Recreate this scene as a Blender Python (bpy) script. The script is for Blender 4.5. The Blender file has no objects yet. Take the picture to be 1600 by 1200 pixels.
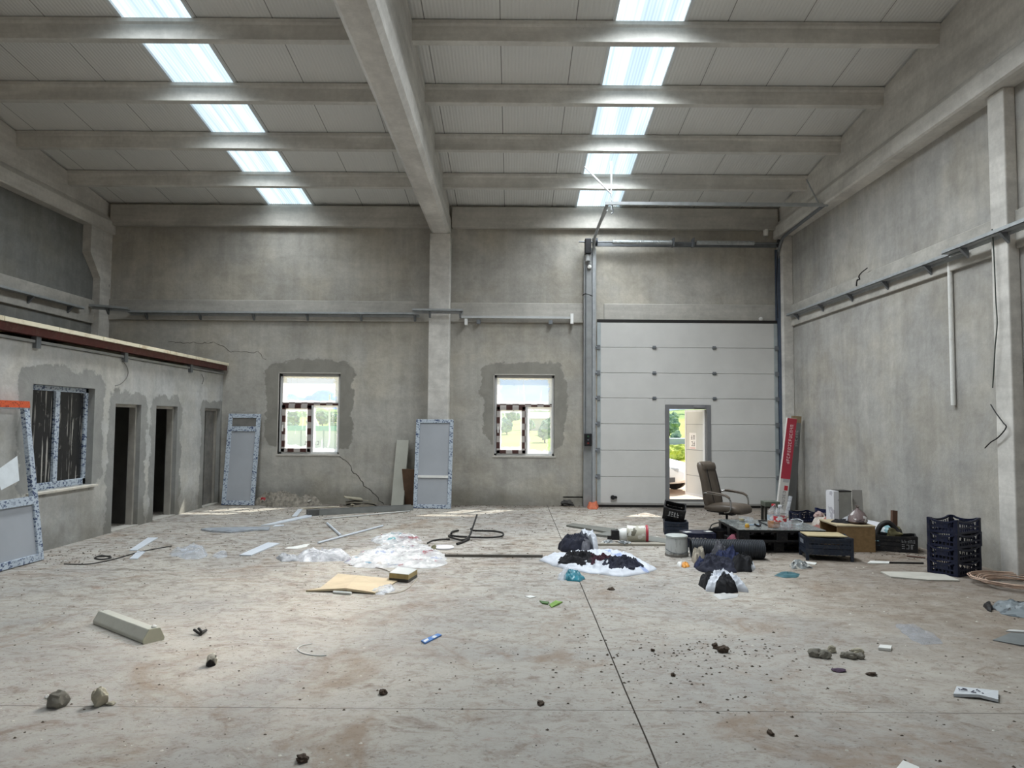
import bpy, bmesh, math, random
from mathutils import Vector, Matrix, noise
C = bpy.context.scene.collection
SC = bpy.context.scene
RND = random.Random(11)
PI = math.pi
# ------------------------------------------------------------------ camera
FPX, CX, CY = 1110.0, 800.0, 600.0
CAM = Vector((0, 0, 1.70))
PITCH, YAW, ROLL = 0.0549, 0.001, 0.0075
CM = (Matrix.Rotation(YAW, 3, 'Z') @ Matrix.Rotation(PI/2 + PITCH, 3, 'X') @ Matrix.Rotation(ROLL, 3, 'Z'))
def ray(px, py): return CM @ Vector(((px-CX)/FPX, -(py-CY)/FPX, -1.0))
def F(px, py, z=0.0):
    d = ray(px, py); t = (z-CAM.z)/d.z; return CAM + d*t
def PY(px, py, Y):
    d = ray(px, py); return CAM + d*(Y/d.y)
def PX(px, py, X):
    d = ray(px, py); return CAM + d*(X/d.x)
def f2(px, py): p = F(px, py); return (p.x, min(p.y, D-.05))
D = 14.8                       # distance of the end wall
XL, XR, XO = -8.62, 5.74, -6.05  # left wall, right wall, office wall
RS = 0.128                     # roof slope
def roofz(Y): return 6.27 + RS*(D-Y)

# ------------------------------------------------------------------ mesh helper
class MB:
    def __init__(s): s.v = []; s.f = []
    def add(s, vs, fs, M=None):
        b = len(s.v)
        for v in vs:
            v = Vector(v); s.v.append(M @ v if M is not None else v)
        for f in fs: s.f.append(tuple(b+i for i in f))
        return s
    def box(s, a, b, M=None):
        x0, y0, z0 = a; x1, y1, z1 = b
        s.add([(x0,y0,z0),(x1,y0,z0),(x1,y1,z0),(x0,y1,z0),(x0,y0,z1),(x1,y0,z1),(x1,y1,z1),(x0,y1,z1)],
              [(0,3,2,1),(4,5,6,7),(0,1,5,4),(1,2,6,5),(2,3,7,6),(3,0,4,7)], M); return s
    def loft(s, rings, M=None, cap=True):
        n = len(rings[0]); vs = [p for r in rings for p in r]; fs = []
        for k in range(len(rings)-1):
            for i in range(n):
                j = (i+1) % n; fs.append((k*n+i, k*n+j, (k+1)*n+j, (k+1)*n+i))
        if cap:
            fs.append(tuple(range(n-1, -1, -1))); m = (len(rings)-1)*n; fs.append(tuple(m+i for i in range(n)))
        s.add(vs, fs, M); return s
    def tube(s, pts, r, n=8, M=None, cap=True):
        pts = [Vector(p) for p in pts]; rings = []
        up = None
        for i, p in enumerate(pts):
            t = (pts[min(i+1, len(pts)-1)] - pts[max(i-1, 0)])
            if t.length < 1e-9: t = Vector((0,0,1))
            t.normalize()
            if up is None:
                up = Vector((0,0,1)) if abs(t.z) < .9 else Vector((1,0,0))
            u = t.cross(up)
            if u.length < 1e-5: u = t.orthogonal()
            u.normalize(); w = u.cross(t); up = w
            rr = r[i] if isinstance(r, (list, tuple)) else r
            rings.append([p + u*(rr*math.cos(2*PI*k/n)) + w*(rr*math.sin(2*PI*k/n)) for k in range(n)])
        return s.loft(rings, M, cap)
    def lathe(s, prof, o=(0,0,0), n=24, M=None, cap=True):
        o = Vector(o)
        return s.loft([[o + Vector((r*math.cos(2*PI*k/n), r*math.sin(2*PI*k/n), z)) for k in range(n)] for r, z in prof], M, cap)
    def slab(s, poly, z0, z1, M=None):
        a = area2(poly); poly = poly if a > 0 else poly[::-1]
        n = len(poly)
        zz0 = z0 if isinstance(z0, (list, tuple)) else [z0]*n
        zz1 = z1 if isinstance(z1, (list, tuple)) else [z1]*n
        if a <= 0: zz0, zz1 = zz0[::-1], zz1[::-1]
        vs = [(p[0],p[1],zz0[i]) for i, p in enumerate(poly)] + [(p[0],p[1],zz1[i]) for i, p in enumerate(poly)]
        fs = [tuple(range(n-1,-1,-1)), tuple(range(n, 2*n))] + [(i, (i+1) % n, n+(i+1) % n, n+i) for i in range(n)]
        s.add(vs, fs, M); return s
    def rock(s, c, rad, seed=0, sub=2, amp=.25, ws=1.6, flat=0.0):
        bm = bmesh.new(); bmesh.ops.create_icosphere(bm, subdivisions=sub, radius=1.0)
        vs = []
        for v in bm.verts:
            k = 1 + amp*noise.noise(v.co*ws + Vector((seed*7.3, seed*1.7, seed)))+ amp*.5*noise.noise(v.co*ws*2.7 + Vector((seed, 3, 1)))
            p = v.co*k
            if p.z < -1+flat: p.z = -1+flat
            vs.append((c[0]+p.x*rad[0], c[1]+p.y*rad[1], c[2]+p.z*rad[2]))
        bm.verts.index_update()
        fs = [tuple(v.index for v in f.verts) for f in bm.faces]; bm.free()
        s.add(vs, fs); return s
    def heap(s, poly, h, seed=1, rings=20, nb=100, wr=.45, ws=5.0, fold=.35, z0=0.002, pw=.8, jit=.02, tilt=None):
        """closed crumpled sheet or mound over a floor polygon"""
        pts = [Vector((p[0], p[1])) for p in (poly if area2(poly) > 0 else poly[::-1])]
        L = [0.0]
        for i in range(len(pts)): L.append(L[-1] + (pts[(i+1) % len(pts)]-pts[i]).length)
        B = []
        for k in range(nb):
            d = L[-1]*k/nb; i = 0
            while L[i+1] < d: i += 1
            t = (d-L[i])/max(L[i+1]-L[i], 1e-9)
            p = pts[i].lerp(pts[(i+1) % len(pts)], t)
            q = Vector((p.x*ws*1.3, p.y*ws*1.3, seed*3.1))
            B.append(p + Vector((noise.noise(q), noise.noise(q+Vector((9,4,2)))))*jit)
        c = Vector((0, 0))
        for p in B: c += p
        c /= nb
        vs = []; fs = []
        for i in range(rings):
            t = i/rings
            for p in B:
                w = p.lerp(c, t)
                q = Vector((w.x*ws, w.y*ws, seed*5.7))
                e = min(1.0, t*3.5+ .12)
                base = .62*h*(math.sin(min(1, t*1.75)*PI/2)**pw)
                n1 = noise.noise(q*.9)*wr*1.2 + noise.noise(q*2.1)*wr*.5
                n2 = (1-abs(noise.noise(q*1.1+Vector((3,1,8)))))**4
                n3 = (1-abs(noise.noise(q*2.3+Vector((1,7,2)))))**4
                n4 = (1-abs(noise.noise(q*4.3+Vector((5,2,4)))))**3
                z = base*(1+n1) + .62*h*fold*e*(n2*.7 + n3*.45 + n4*.25 - .35)
                vs.append((w.x, w.y, z0 + max(0.003 if i else 0.0, z)))
        q = Vector((c.x*ws, c.y*ws, seed*5.7))
        vs.append((c.x, c.y, z0 + max(.003, h*(1+noise.noise(q*.7)*wr))))
        for i in range(rings-1):
            for k in range(nb):
                j = (k+1) % nb; fs.append((i*nb+k, i*nb+j, (i+1)*nb+j, (i+1)*nb+k))
        ap = rings*nb
        for k in range(nb): fs.append(((rings-1)*nb+k, (rings-1)*nb+(k+1) % nb, ap))
        b0 = len(vs)
        for p in B: vs.append((p.x, p.y, 0.0005+z0-.002))
        for k in range(nb):
            j = (k+1) % nb; fs.append((b0+k, b0+j, j, k))
        fs.append(tuple(b0+k for k in range(nb-1, -1, -1)))
        s.add(vs, fs); return s
    def build(s, name, mat, parent=None, smooth=False, bevel=0.0, ang=40):
        me = bpy.data.meshes.new(name)
        inv = wmat(parent).inverted() if parent is not None else None
        me.from_pydata([(inv @ v if inv is not None else v)[:] for v in s.v], [], s.f)
        me.validate(); me.update()
        bm = bmesh.new(); bm.from_mesh(me); bmesh.ops.recalc_face_normals(bm, faces=bm.faces); bm.to_mesh(me); bm.free()
        o = bpy.data.objects.new(name, me); C.objects.link(o)
        if mat is not None: me.materials.append(mat)
        if parent is not None: o.parent = parent
        if smooth:
            me.polygons.foreach_set('use_smooth', [True]*len(me.polygons)); me.set_sharp_from_angle(angle=math.radians(ang))
        if bevel:
            m = o.modifiers.new('edge', 'BEVEL'); m.width = bevel; m.segments = 2; m.limit_method = 'ANGLE'; m.angle_limit = .6
        return o
def area2(p): return sum(p[i][0]*p[(i+1) % len(p)][1]-p[(i+1) % len(p)][0]*p[i][1] for i in range(len(p)))
def wmat(o):
    m = o.matrix_basis.copy()
    return wmat(o.parent) @ m if o.parent is not None else m
def tag(o, label=None, cat=None, group=None, kind=None):
    if label: o['label'] = label
    if cat: o['category'] = cat
    if group: o['group'] = group
    if kind: o['kind'] = kind
    return o
def thing(name, label, cat, loc=(0,0,0), group=None, rz=0.0, kind=None):
    o = bpy.data.objects.new(name, None); C.objects.link(o); o.empty_display_size = .1
    o.location = loc; o.rotation_euler = (0, 0, rz)
    return tag(o, label, cat, group, kind)
def solo(mb, name, mat, label, cat, group=None, kind=None, **kw):
    lo = [min(v[i] for v in mb.v) for i in range(3)]; hi = [max(v[i] for v in mb.v) for i in range(3)]
    c = Vector(((lo[0]+hi[0])/2, (lo[1]+hi[1])/2, lo[2]))
    mb.v = [v-c for v in mb.v]
    o = mb.build(name, mat, None, **kw); o.location = c
    return tag(o, label, cat, group, kind)
def struct(mb, name, mat, label=None, cat=None, **kw):
    o = mb.build(name, mat, None, **kw); return tag(o, label, cat, None, 'structure')
def copy_tree(o, parent=None):
    c = o.copy(); C.objects.link(c)
    if parent is not None: c.parent = parent
    for ch in [x for x in list(C.objects) if x.parent == o]: copy_tree(ch, c)
    return c
def frame_m(o, u, v):
    u = Vector(u).normalized(); v = Vector(v); v = (v - u*v.dot(u)).normalized(); n = u.cross(v)
    m = Matrix(((u.x,v.x,n.x,o[0]),(u.y,v.y,n.y,o[1]),(u.z,v.z,n.z,o[2]),(0,0,0,1))); return m
def T(x, y, z, rz=0.0, rx=0.0, ry=0.0):
    return Matrix.Translation((x,y,z)) @ Matrix.Rotation(rz,4,'Z') @ Matrix.Rotation(ry,4,'Y') @ Matrix.Rotation(rx,4,'X')
def sring(a, b, n=28, p=4.0):
    out = []
    for k in range(n):
        t = 2*PI*k/n; c, s_ = math.cos(t), math.sin(t)
        out.append((a*math.copysign(abs(c)**(2/p), c), b*math.copysign(abs(s_)**(2/p), s_)))
    return out
def smooth_path(pts, k=6):
    pts = [Vector(p) for p in pts]; out = []
    for i in range(len(pts)-1):
        p0, p1, p2, p3 = pts[max(i-1,0)], pts[i], pts[i+1], pts[min(i+2, len(pts)-1)]
        for j in range(k):
            t = j/k
            out.append(.5*((2*p1)+(p2-p0)*t+(2*p0-5*p1+4*p2-p3)*t*t+(3*p1-p0-3*p2+p3)*t*t*t))
    out.append(pts[-1]); return out

# ------------------------------------------------------------------ materials
def lin(c):
    return tuple(((x/255)/12.92 if x/255 <= .04045 else ((x/255+.055)/1.055)**2.4) for x in c)
class NT:
    def __init__(s, name):
        s.m = bpy.data.materials.new(name); s.m.use_nodes = True; s.t = s.m.node_tree; s.t.nodes.clear()
        s.out = s.t.nodes.new('ShaderNodeOutputMaterial')
    def n(s, typ, **kw):
        o = s.t.nodes.new('ShaderNode'+typ)
        for k, v in kw.items():
            if k in ('inputs',):
                for a, b in v.items(): s.put(o.inputs[a], b)
            else: setattr(o, k, v)
        return o
    def put(s, sock, val):
        if isinstance(val, bpy.types.NodeSocket): s.t.links.new(val, sock)
        else: sock.default_value = val
    def math(s, op, a, b=0.0, clamp=False):
        o = s.n('Math', operation=op, use_clamp=clamp); s.put(o.inputs[0], a); s.put(o.inputs[1], b); return o.outputs[0]
    def noise(s, vec, scale, detail=5, rough=.6, dist=0.0, sx=None):
        if sx:
            mp = s.n('Mapping'); s.put(mp.inputs['Vector'], vec); mp.inputs['Scale'].default_value = sx; vec = mp.outputs[0]
        o = s.n('TexNoise'); s.put(o.inputs['Vector'], vec); o.inputs['Scale'].default_value = scale
        o.inputs['Detail'].default_value = detail; o.inputs['Roughness'].default_value = rough; o.inputs['Distortion'].default_value = dist
        return o.outputs['Fac']
    def ramp(s, fac, a, b, ca=0.0, cb=1.0):
        o = s.n('MapRange'); o.clamp = True; o.interpolation_type = 'SMOOTHSTEP'
        s.put(o.inputs[0], fac); o.inputs[1].default_value = a; o.inputs[2].default_value = b; s.put(o.inputs[3], ca); s.put(o.inputs[4], cb)
        return o.outputs[0]
    def mix(s, fac, a, b, typ='MIX'):
        o = s.n('Mix', data_type='RGBA', blend_type=typ); s.put(o.inputs[0], fac)
        for i, v in ((6, a), (7, b)):
            s.put(o.inputs[i], (v[0], v[1], v[2], 1) if isinstance(v, tuple) else v)
        return o.outputs[2]
    def pos(s): return s.n('NewGeometry').outputs['Position']
    def obj(s): return s.n('TexCoord').outputs['Object']
    def gen(s): return s.n('TexCoord').outputs['Generated']
    def xyz(s, v):
        o = s.n('SeparateXYZ'); s.put(o.inputs[0], v); return o.outputs
    def bump(s, h, strength=.3, dist=.02):
        o = s.n('Bump'); o.inputs['Strength'].default_value = strength; o.inputs['Distance'].default_value = dist; s.put(o.inputs['Height'], h); return o.outputs[0]
    def pbr(s, col, rough=.7, metal=0.0, nrm=None, spec=.35, alpha=None, trans=0.0):
        p = s.n('BsdfPrincipled')
        s.put(p.inputs['Base Color'], (*col, 1) if isinstance(col, tuple) else col); s.put(p.inputs['Roughness'], rough)
        p.inputs['Metallic'].default_value = metal; p.inputs['Specular IOR Level'].default_value = spec
        if trans: p.inputs['Transmission Weight'].default_value = trans
        if nrm is not None: s.put(p.inputs['Normal'], nrm)
        return p.outputs[0]
    def done(s, sh): s.t.links.new(sh, s.out.inputs[0]); return s.m
MATS = {}
def pm(name, rgb, rough=.6, var=.12, scale=6.0, metal=0.0, bump=0.0, bscale=40.0, spec=.35, dirt=0.0):
    """plain material: noise-varied colour, optional bump and dust"""
    if name in MATS: return MATS[name]
    t = NT(name); c = lin(rgb); v = t.obj()
    n = t.noise(v, scale)
    col = t.mix(t.ramp(n, .3, .7), tuple(x*(1-var) for x in c), tuple(min(1, x*(1+var)) for x in c))
    if dirt:
        d = t.noise(v, scale*2.3, 8, .7); col = t.mix(t.math('MULTIPLY', t.ramp(d, .5, .7), dirt), col, lin((150,138,122)))
    nb = t.bump(t.noise(v, bscale, 4), bump, .01) if bump else None
    MATS[name] = t.done(t.pbr(col, rough, metal, nb, spec)); return MATS[name]

def plaster(name, base, ax, rects, dark=.62):
    """cement render: blotches, trowel sweeps, streaks, darker patched-in render round the openings"""
    t = NT(name); p = t.pos(); x, y, z = t.xyz(p); u = x if ax == 'x' else y
    c = lin(base)
    big = t.noise(p, .55, 4, .6, .6); mid = t.noise(p, 2.6, 6, .65, .8); fin = t.noise(p, 17, 6, .7)
    strk = t.noise(p, 1.0, 5, .6, .3, sx=(5, 5, .35))
    hstr = t.noise(p, 1.0, 5, .6, .5, sx=(.5, .5, 4.0))
    k = t.math('MULTIPLY', t.ramp(big, .3, .7, .86, 1.1), t.ramp(mid, .3, .7, .9, 1.08))
    k = t.math('MULTIPLY', k, t.ramp(fin, .3, .75, .93, 1.06))
    k = t.math('MULTIPLY', k, t.ramp(strk, .3, .72, .92, 1.06))
    k = t.math('MULTIPLY', k, t.ramp(hstr, .3, .7, .95, 1.04))
    warm = t.mix(t.ramp(t.noise(p, .9, 4, .6), .4, .65), (c[0]*.98, c[1]*.995, c[2]*1.02), (c[0]*1.015, c[1]*1.0, c[2]*.965))
    col = t.mix(1.0, warm, (1,1,1), 'MULTIPLY')
    vm = t.n('VectorMath', operation='SCALE'); t.put(vm.inputs[0], col); t.put(vm.inputs['Scale'], k); col = vm.outputs[0]
    wob = t.math('MULTIPLY', t.math('SUBTRACT', t.noise(p, 3.0, 5, .65), .5), .42)
    mask = None
    for (u0, u1, z0, z1, r) in rects:
        qx = t.math('MAXIMUM', t.math('SUBTRACT', t.math('ABSOLUTE', t.math('SUBTRACT', u, (u0+u1)/2)), (u1-u0)/2), 0.0)
        qz = t.math('MAXIMUM', t.math('SUBTRACT', t.math('ABSOLUTE', t.math('SUBTRACT', z, (z0+z1)/2)), (z1-z0)/2), 0.0)
        d = t.math('SQRT', t.math('ADD', t.math('POWER', qx, 2.0), t.math('POWER', qz, 2.0)))
        m = t.ramp(t.math('ADD', d, wob), r, r-.035)
        mask = m if mask is None else t.math('MAXIMUM', mask, m)
    if mask is not None:
        dk = t.mix(t.ramp(mid, .35, .7), (c[0]*dark*.92, c[1]*dark*.93, c[2]*dark*.93), (c[0]*dark*1.12, c[1]*dark*1.13, c[2]*dark*1.12))
        col = t.mix(mask, col, dk)
    damp = t.math('MULTIPLY', t.ramp(t.math('ADD', z, t.math('MULTIPLY', t.noise(p, 1.6, 5, .6), .9)), .95, .45), .5)
    col = t.mix(damp, col, lin((98, 94, 82)))
    h = t.math('ADD', t.math('MULTIPLY', mid, .6), t.math('MULTIPLY', fin, .4))
    return t.done(t.pbr(col, .92, 0, t.bump(h, .35, .03), .15))

def concrete(name, base, streak=(3, .5, 6)):
    t = NT(name); p = t.pos(); c = lin(base)
    a = t.noise(p, 1.3, 6, .65, .5); b = t.noise(p, 14, 6, .7); s_ = t.noise(p, 1.0, 5, .6, .2, sx=streak)
    k = t.math('MULTIPLY', t.ramp(a, .3, .7, .86, 1.1), t.ramp(b, .3, .75, .92, 1.06)); k = t.math('MULTIPLY', k, t.ramp(s_, .3, .7, .88, 1.08))
    vm = t.n('VectorMath', operation='SCALE'); vm.inputs[0].default_value = c; t.put(vm.inputs['Scale'], k)
    pit = t.ramp(t.noise(p, 34, 3, .5), .70, .76)
    col = t.mix(t.math('MULTIPLY', pit, .4), vm.outputs[0], (c[0]*.5, c[1]*.5, c[2]*.5))
    return t.done(t.pbr(col, .88, 0, t.bump(t.math('ADD', a, t.math('MULTIPLY', b, .5)), .25, .02), .2))

def floor_mat():
    t = NT('dusty concrete'); p = t.pos(); x, y, z = t.xyz(p)
    base = t.mix(t.ramp(t.noise(p, .45, 5, .6, .8), .35, .65), lin((164,161,156)), lin((181,176,167)))
    # reddish mud and grey dust
    mud = t.ramp(t.noise(p, .8, 8, .72, 1.2), .50, .70)
    fine = t.ramp(t.noise(p, 9.0, 9, .82, .5, sx=(.8, 1.25, 1)), .49, .63)
    base = t.mix(t.math('MULTIPLY', fine, .50), base, lin((132,116,102)))
    fine2 = t.ramp(t.noise(p, 30.0, 5, .75, .5, sx=(.8, 1.25, 1)), .57, .66)
    base = t.mix(t.math('MULTIPLY', fine2, t.ramp(t.noise(p, 1.1, 4), .35, .6, .1, .55)), base, lin((104,92,82)))
    col = t.mix(t.math('MULTIPLY', mud, .68), base, lin((142,122,104)))
    mud2 = t.ramp(t.noise(p, 2.7, 8, .75, .8, sx=(.8, 1.2, 1)), .52, .70)
    col = t.mix(t.math('MULTIPLY', mud2, .66), col, lin((118,100,86)))
    red = t.ramp(t.noise(p, 3.3, 6, .7, .5, sx=(.75, 1.2, 1)), .60, .74)
    col = t.mix(t.math('MULTIPLY', red, .45), col, lin((150,116,98)))
    wht = t.ramp(t.noise(p, 1.9, 7, .7, 1.5, sx=(.75, 1.15, 1)), .58, .74)
    col = t.mix(t.math('MULTIPLY', wht, .5), col, lin((196,194,189)))
    # tracked-in dirt, heavier toward the end wall
    far = t.ramp(y, 5.0, 10.0, .15, 1.0)
    dk = t.math('MULTIPLY', t.ramp(t.noise(p, 6.0, 9, .78, .6, sx=(.8, 1.25, 1)), .48, .62), far)
    rb = t.math('MULTIPLY', t.ramp(t.math('ADD', x, t.math('MULTIPLY', t.noise(p, .7, 6, .7), 2.6)), 3.2, 5.4), t.ramp(t.noise(p, 4.0, 8, .75), .30, .60, .35, .75))  # brown dirt toward the right wall, with some of the shade there painted in
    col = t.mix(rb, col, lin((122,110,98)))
    col = t.mix(t.math('MULTIPLY', dk, .78), col, lin((94,82,70)))
    spk = t.ramp(t.noise(p, 26, 4, .6), .61, .68)
    col = t.mix(t.math('MULTIPLY', spk, t.ramp(y, 2, 9, .35, .8)), col, lin((86,78,70)))
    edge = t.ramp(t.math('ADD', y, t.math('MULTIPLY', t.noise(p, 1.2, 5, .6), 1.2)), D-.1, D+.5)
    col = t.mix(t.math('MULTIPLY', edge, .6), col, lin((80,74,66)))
    # saw-cut slab joints
    def line(c, at, w): return t.ramp(t.math('ABSOLUTE', t.math('SUBTRACT', c, at)), w, w*.45)
    wv = t.math('MULTIPLY', t.math('SUBTRACT', t.noise(p, .6, 2), .5), .02)
    j = t.math('MAXIMUM', line(t.math('ADD', x, wv), .735, .0065), t.math('MULTIPLY', line(t.math('ADD', y, wv), 4.32, .006), .55))
    j = t.math('MAXIMUM', j, t.math('MULTIPLY', line(t.math('ADD', y, wv), 8.17, .012), t.ramp(x, -4.0, -3.6, .8, .0)))
    col = t.mix(j, col, lin((58,52,46)))
    sc = t.math('ABSOLUTE', t.math('SUBTRACT', t.noise(p, .5, 3, .5, .6), .5))
    col = t.mix(t.math('MULTIPLY', t.ramp(sc, .004, .001), .12), col, lin((110,98,86)))
    h = t.math('ADD', t.noise(p, 5, 8, .7), t.math('MULTIPLY', t.noise(p, 40, 5, .7), .4))
    h = t.math('SUBTRACT', h, t.math('MULTIPLY', j, .6))
    return t.done(t.pbr(col, t.ramp(mud, 0, 1, .80, .92), 0, t.bump(h, .35, .02), .08))

def ceiling_mat():
    t = NT('white roof panel lining'); p = t.pos(); x, y, z = t.xyz(p)
    n = t.noise(p, .5, 3); col = t.mix(n, lin((214,214,211)), lin((226,226,223)))
    fr = t.math('FRACT', t.math('ADD', t.math('MULTIPLY', x, 1.0), .7))
    seam = t.ramp(t.math('ABSOLUTE', t.math('SUBTRACT', fr, .5)), .0085, .004)
    col = t.mix(t.math('MULTIPLY', seam, .75), col, lin((70,68,66)))
    ribs = t.math('SINE', t.math('MULTIPLY', x, 2*PI/.05))
    return t.done(t.pbr(col, .42, 0, t.bump(ribs, .3, .006), .4))

def skylight_mat(strength):
    t = NT('translucent skylight sheet'); p = t.pos(); x, y, z = t.xyz(p)
    rib = t.ramp(t.math('SINE', t.math('MULTIPLY', x, 2*PI/.045)), -.9, .9)
    st = t.noise(p, 1.0, 3, .5, 0, sx=(7, .15, 1))
    k = t.math('MULTIPLY', t.ramp(rib, 0, 1, .88, 1.04), t.ramp(st, .35, .65, .82, 1.08))
    col = t.mix(t.ramp(st, .35, .65), (.62, .80, .93), (.78, .93, 1.0))
    e = t.n('Emission'); t.put(e.inputs[0], col); t.put(e.inputs[1], t.math('MULTIPLY', k, strength))
    return t.done(e.outputs[0])

def film_glass(name, cover=.5, seed=0.0, frost=(.9,.93,.97)):
    """window pane still under torn protective film"""
    t = NT(name); g = t.gen(); x, y, z = t.xyz(g); p = t.pos()
    ex = t.math('MINIMUM', x, t.math('SUBTRACT', 1.0, x)); ez = t.math('MINIMUM', z, t.math('SUBTRACT', 1.0, z))
    e = t.math('MINIMUM', ex, ez)
    nz = t.noise(p, 5.0, 6, .65, 1.0); sk = t.noise(p, 1.0, 6, .6, .3, sx=(14, 1, 1.4))
    b = t.ramp(t.math('ADD', e, t.math('MULTIPLY', nz, -.22)), -.02, -.08)
    s2 = t.ramp(sk, .60, .72)
    fac = t.math('MULTIPLY', t.math('MAXIMUM', t.math('MULTIPLY', b, .8), t.math('MULTIPLY', s2, cover)), .9)
    fac = t.math('ADD', fac, .10, True)
    marks = t.ramp(t.noise(p, 16, 3, .5), .70, .74)
    tl = t.n('BsdfTranslucent'); t.put(tl.inputs[0], t.mix(marks, frost, (.25,.25,.28)))
    tr = t.n('BsdfTransparent'); tr.inputs[0].default_value = (.93,.96,.97,1)
    m = t.n('MixShader'); t.put(m.inputs[0], fac); t.put(m.inputs[1], tr.outputs[0]); t.put(m.inputs[2], tl.outputs[0])
    gl = t.n('BsdfGlossy'); gl.inputs['Roughness'].default_value = .08
    m2 = t.n('MixShader'); m2.inputs[0].default_value = .05; t.put(m2.inputs[1], m.outputs[0]); t.put(m2.inputs[2], gl.outputs[0])
    return t.done(m2.outputs[0])

def clear_plastic(name, tint=(.95,.97,1.0), body=.28, col=(.85,.87,.9), ws=9):
    t = NT(name); v = t.obj()
    n = t.noise(v, ws, 5, .65, .6)
    tr = t.n('BsdfTransparent'); tr.inputs[0].default_value = (*tint, 1)
    d = t.pbr(col, .22, 0, t.bump(n, .4, .02), .6)
    m = t.n('MixShader'); t.put(m.inputs[0], t.ramp(n, .3, .7, body*.5, min(1, body*1.6))); t.put(m.inputs[1], tr.outputs[0]); t.put(m.inputs[2], d)
    return t.done(m.outputs[0])

def printed_film(name, base, ink, scale=30.0, thr=.56):
    t = NT(name); v = t.obj()
    a = t.noise(v, scale, 3, .6, 0, sx=(1, 1, 1.7)); b = t.noise(v, scale*.22, 3, .5)
    m = t.math('MULTIPLY', t.ramp(a, thr, thr+.05), t.ramp(b, .35, .55, .35, 1))
    col = t.mix(m, lin(base), lin(ink))
    return t.done(t.pbr(col, .35, 0, None, .4))

def splotched(name, base, inks, scale=4.0, rough=.4, thr=.62, bump=.2, clear=0.0):
    t = NT(name); v = t.obj(); col = lin(base)
    for i, c in enumerate(inks):
        mp = t.n('Mapping'); t.put(mp.inputs[0], v); mp.inputs['Location'].default_value = (i*13.1, i*5.7, i*3.3)
        a = t.noise(mp.outputs[0], scale, 3, .5)
        col = t.mix(t.ramp(a, thr, thr+.035), col, lin(c))
    sh = t.pbr(col, rough, 0, t.bump(t.noise(v, scale*4, 5), bump, .02), .4)
    if clear:
        tr = t.n('BsdfTransparent'); tr.inputs[0].default_value = (.97,.97,.97,1); ms = t.n('MixShader'); t.put(ms.inputs[0], t.math('MULTIPLY', t.ramp(t.noise(v, scale*.9, 5), .35, .65), clear)); t.put(ms.inputs[1], sh); t.put(ms.inputs[2], tr.outputs[0]); sh = ms.outputs[0]
    return t.done(sh)

def dashes(name, a, b, cell=.09):
    t = NT(name); p = t.pos()
    ch = t.n('TexChecker'); t.put(ch.inputs[0], p); ch.inputs['Scale'].default_value = 1/cell
    col = t.mix(ch.outputs['Fac'], lin(a), lin(b))
    return t.done(t.pbr(col, .4, 0, None, .4))

WALLC = (176, 172, 163)
W1 = (-4.87, -3.60, 1.02, 2.70); W2 = (-.38, .87, 1.02, 2.70)
HOLES_OFF = [(8.95, 10.28, .78, 2.15), (10.83, 11.58, 0, 1.95), (12.07, 12.84, 0, 1.95), (13.98, 14.72, 0, 1.95)]
m_back = plaster('cement render end wall', WALLC, 'x', [(*W1[:2], 1.42, 2.70, .30), (*W2[:2], 1.50, 2.70, .27)], .60)
m_side = plaster('cement render side wall', (171, 168, 162), 'y', [])
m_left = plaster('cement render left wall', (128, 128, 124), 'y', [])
m_off = plaster('cement render office wall', (188, 187, 183), 'y', [(8.95,10.28,1.0,2.15,.26), (10.83,11.58,0,1.95,.20), (12.07,12.84,0,1.95,.18), (13.98,14.72,0,1.95,.17)], .58)
m_conc = concrete('precast concrete', (208, 205, 199), (3, .5, 6))
m_tie = concrete('cast tie beam concrete', (180, 177, 170), (.5, 3, 6))
m_concx = concrete('precast concrete purlin', (206, 204, 198), (.5, 3, 6))
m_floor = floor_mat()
m_ceil = ceiling_mat()
m_sky = skylight_mat(1.35)
m_galv = pm('galvanised steel', (170,174,176), .42, .10, 9, .35)
m_galvd = pm('dull galvanised steel', (118,122,126), .5, .12, 9, .3)
m_white = pm('white plastic', (226,226,222), .4, .05, 8, dirt=.25)
m_black = pm('black plastic', (26,26,29), .45, .25, 9, dirt=.12)
m_navy = pm('navy plastic', (20,26,50), .45, .2, 9, dirt=.10)
m_slate = pm('blue grey plastic', (36,44,58), .45, .2, 9, dirt=.15)
m_rubber = pm('black rubber', (36,34,33), .6, .2, 12)
m_panelw = pm('white sandwich panel', (206,205,202), .38, .04, 1.5, bump=.03)
m_greyfr = pm('grey aluminium frame', (132,132,134), .45, .05, 4, .3)
m_pvcfilm = printed_film('printed protective film', (184,194,204), (62,76,110), 24, .52)
m_infill = pm('grey infill panel', (164,168,174), .5, .05, 1.5)
m_wtape = dashes('brown and white taped sash', (74,46,42), (176,170,166), .13)
m_wframe = pm('white window frame', (206,206,204), .4, .05, 5)
WORLD, SUN, SKYP, SPREAD, BEAM, BSPREAD, EXPO = 1.0, 8.0, 362.0, 150, 6.3, 24, 0.14
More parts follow.
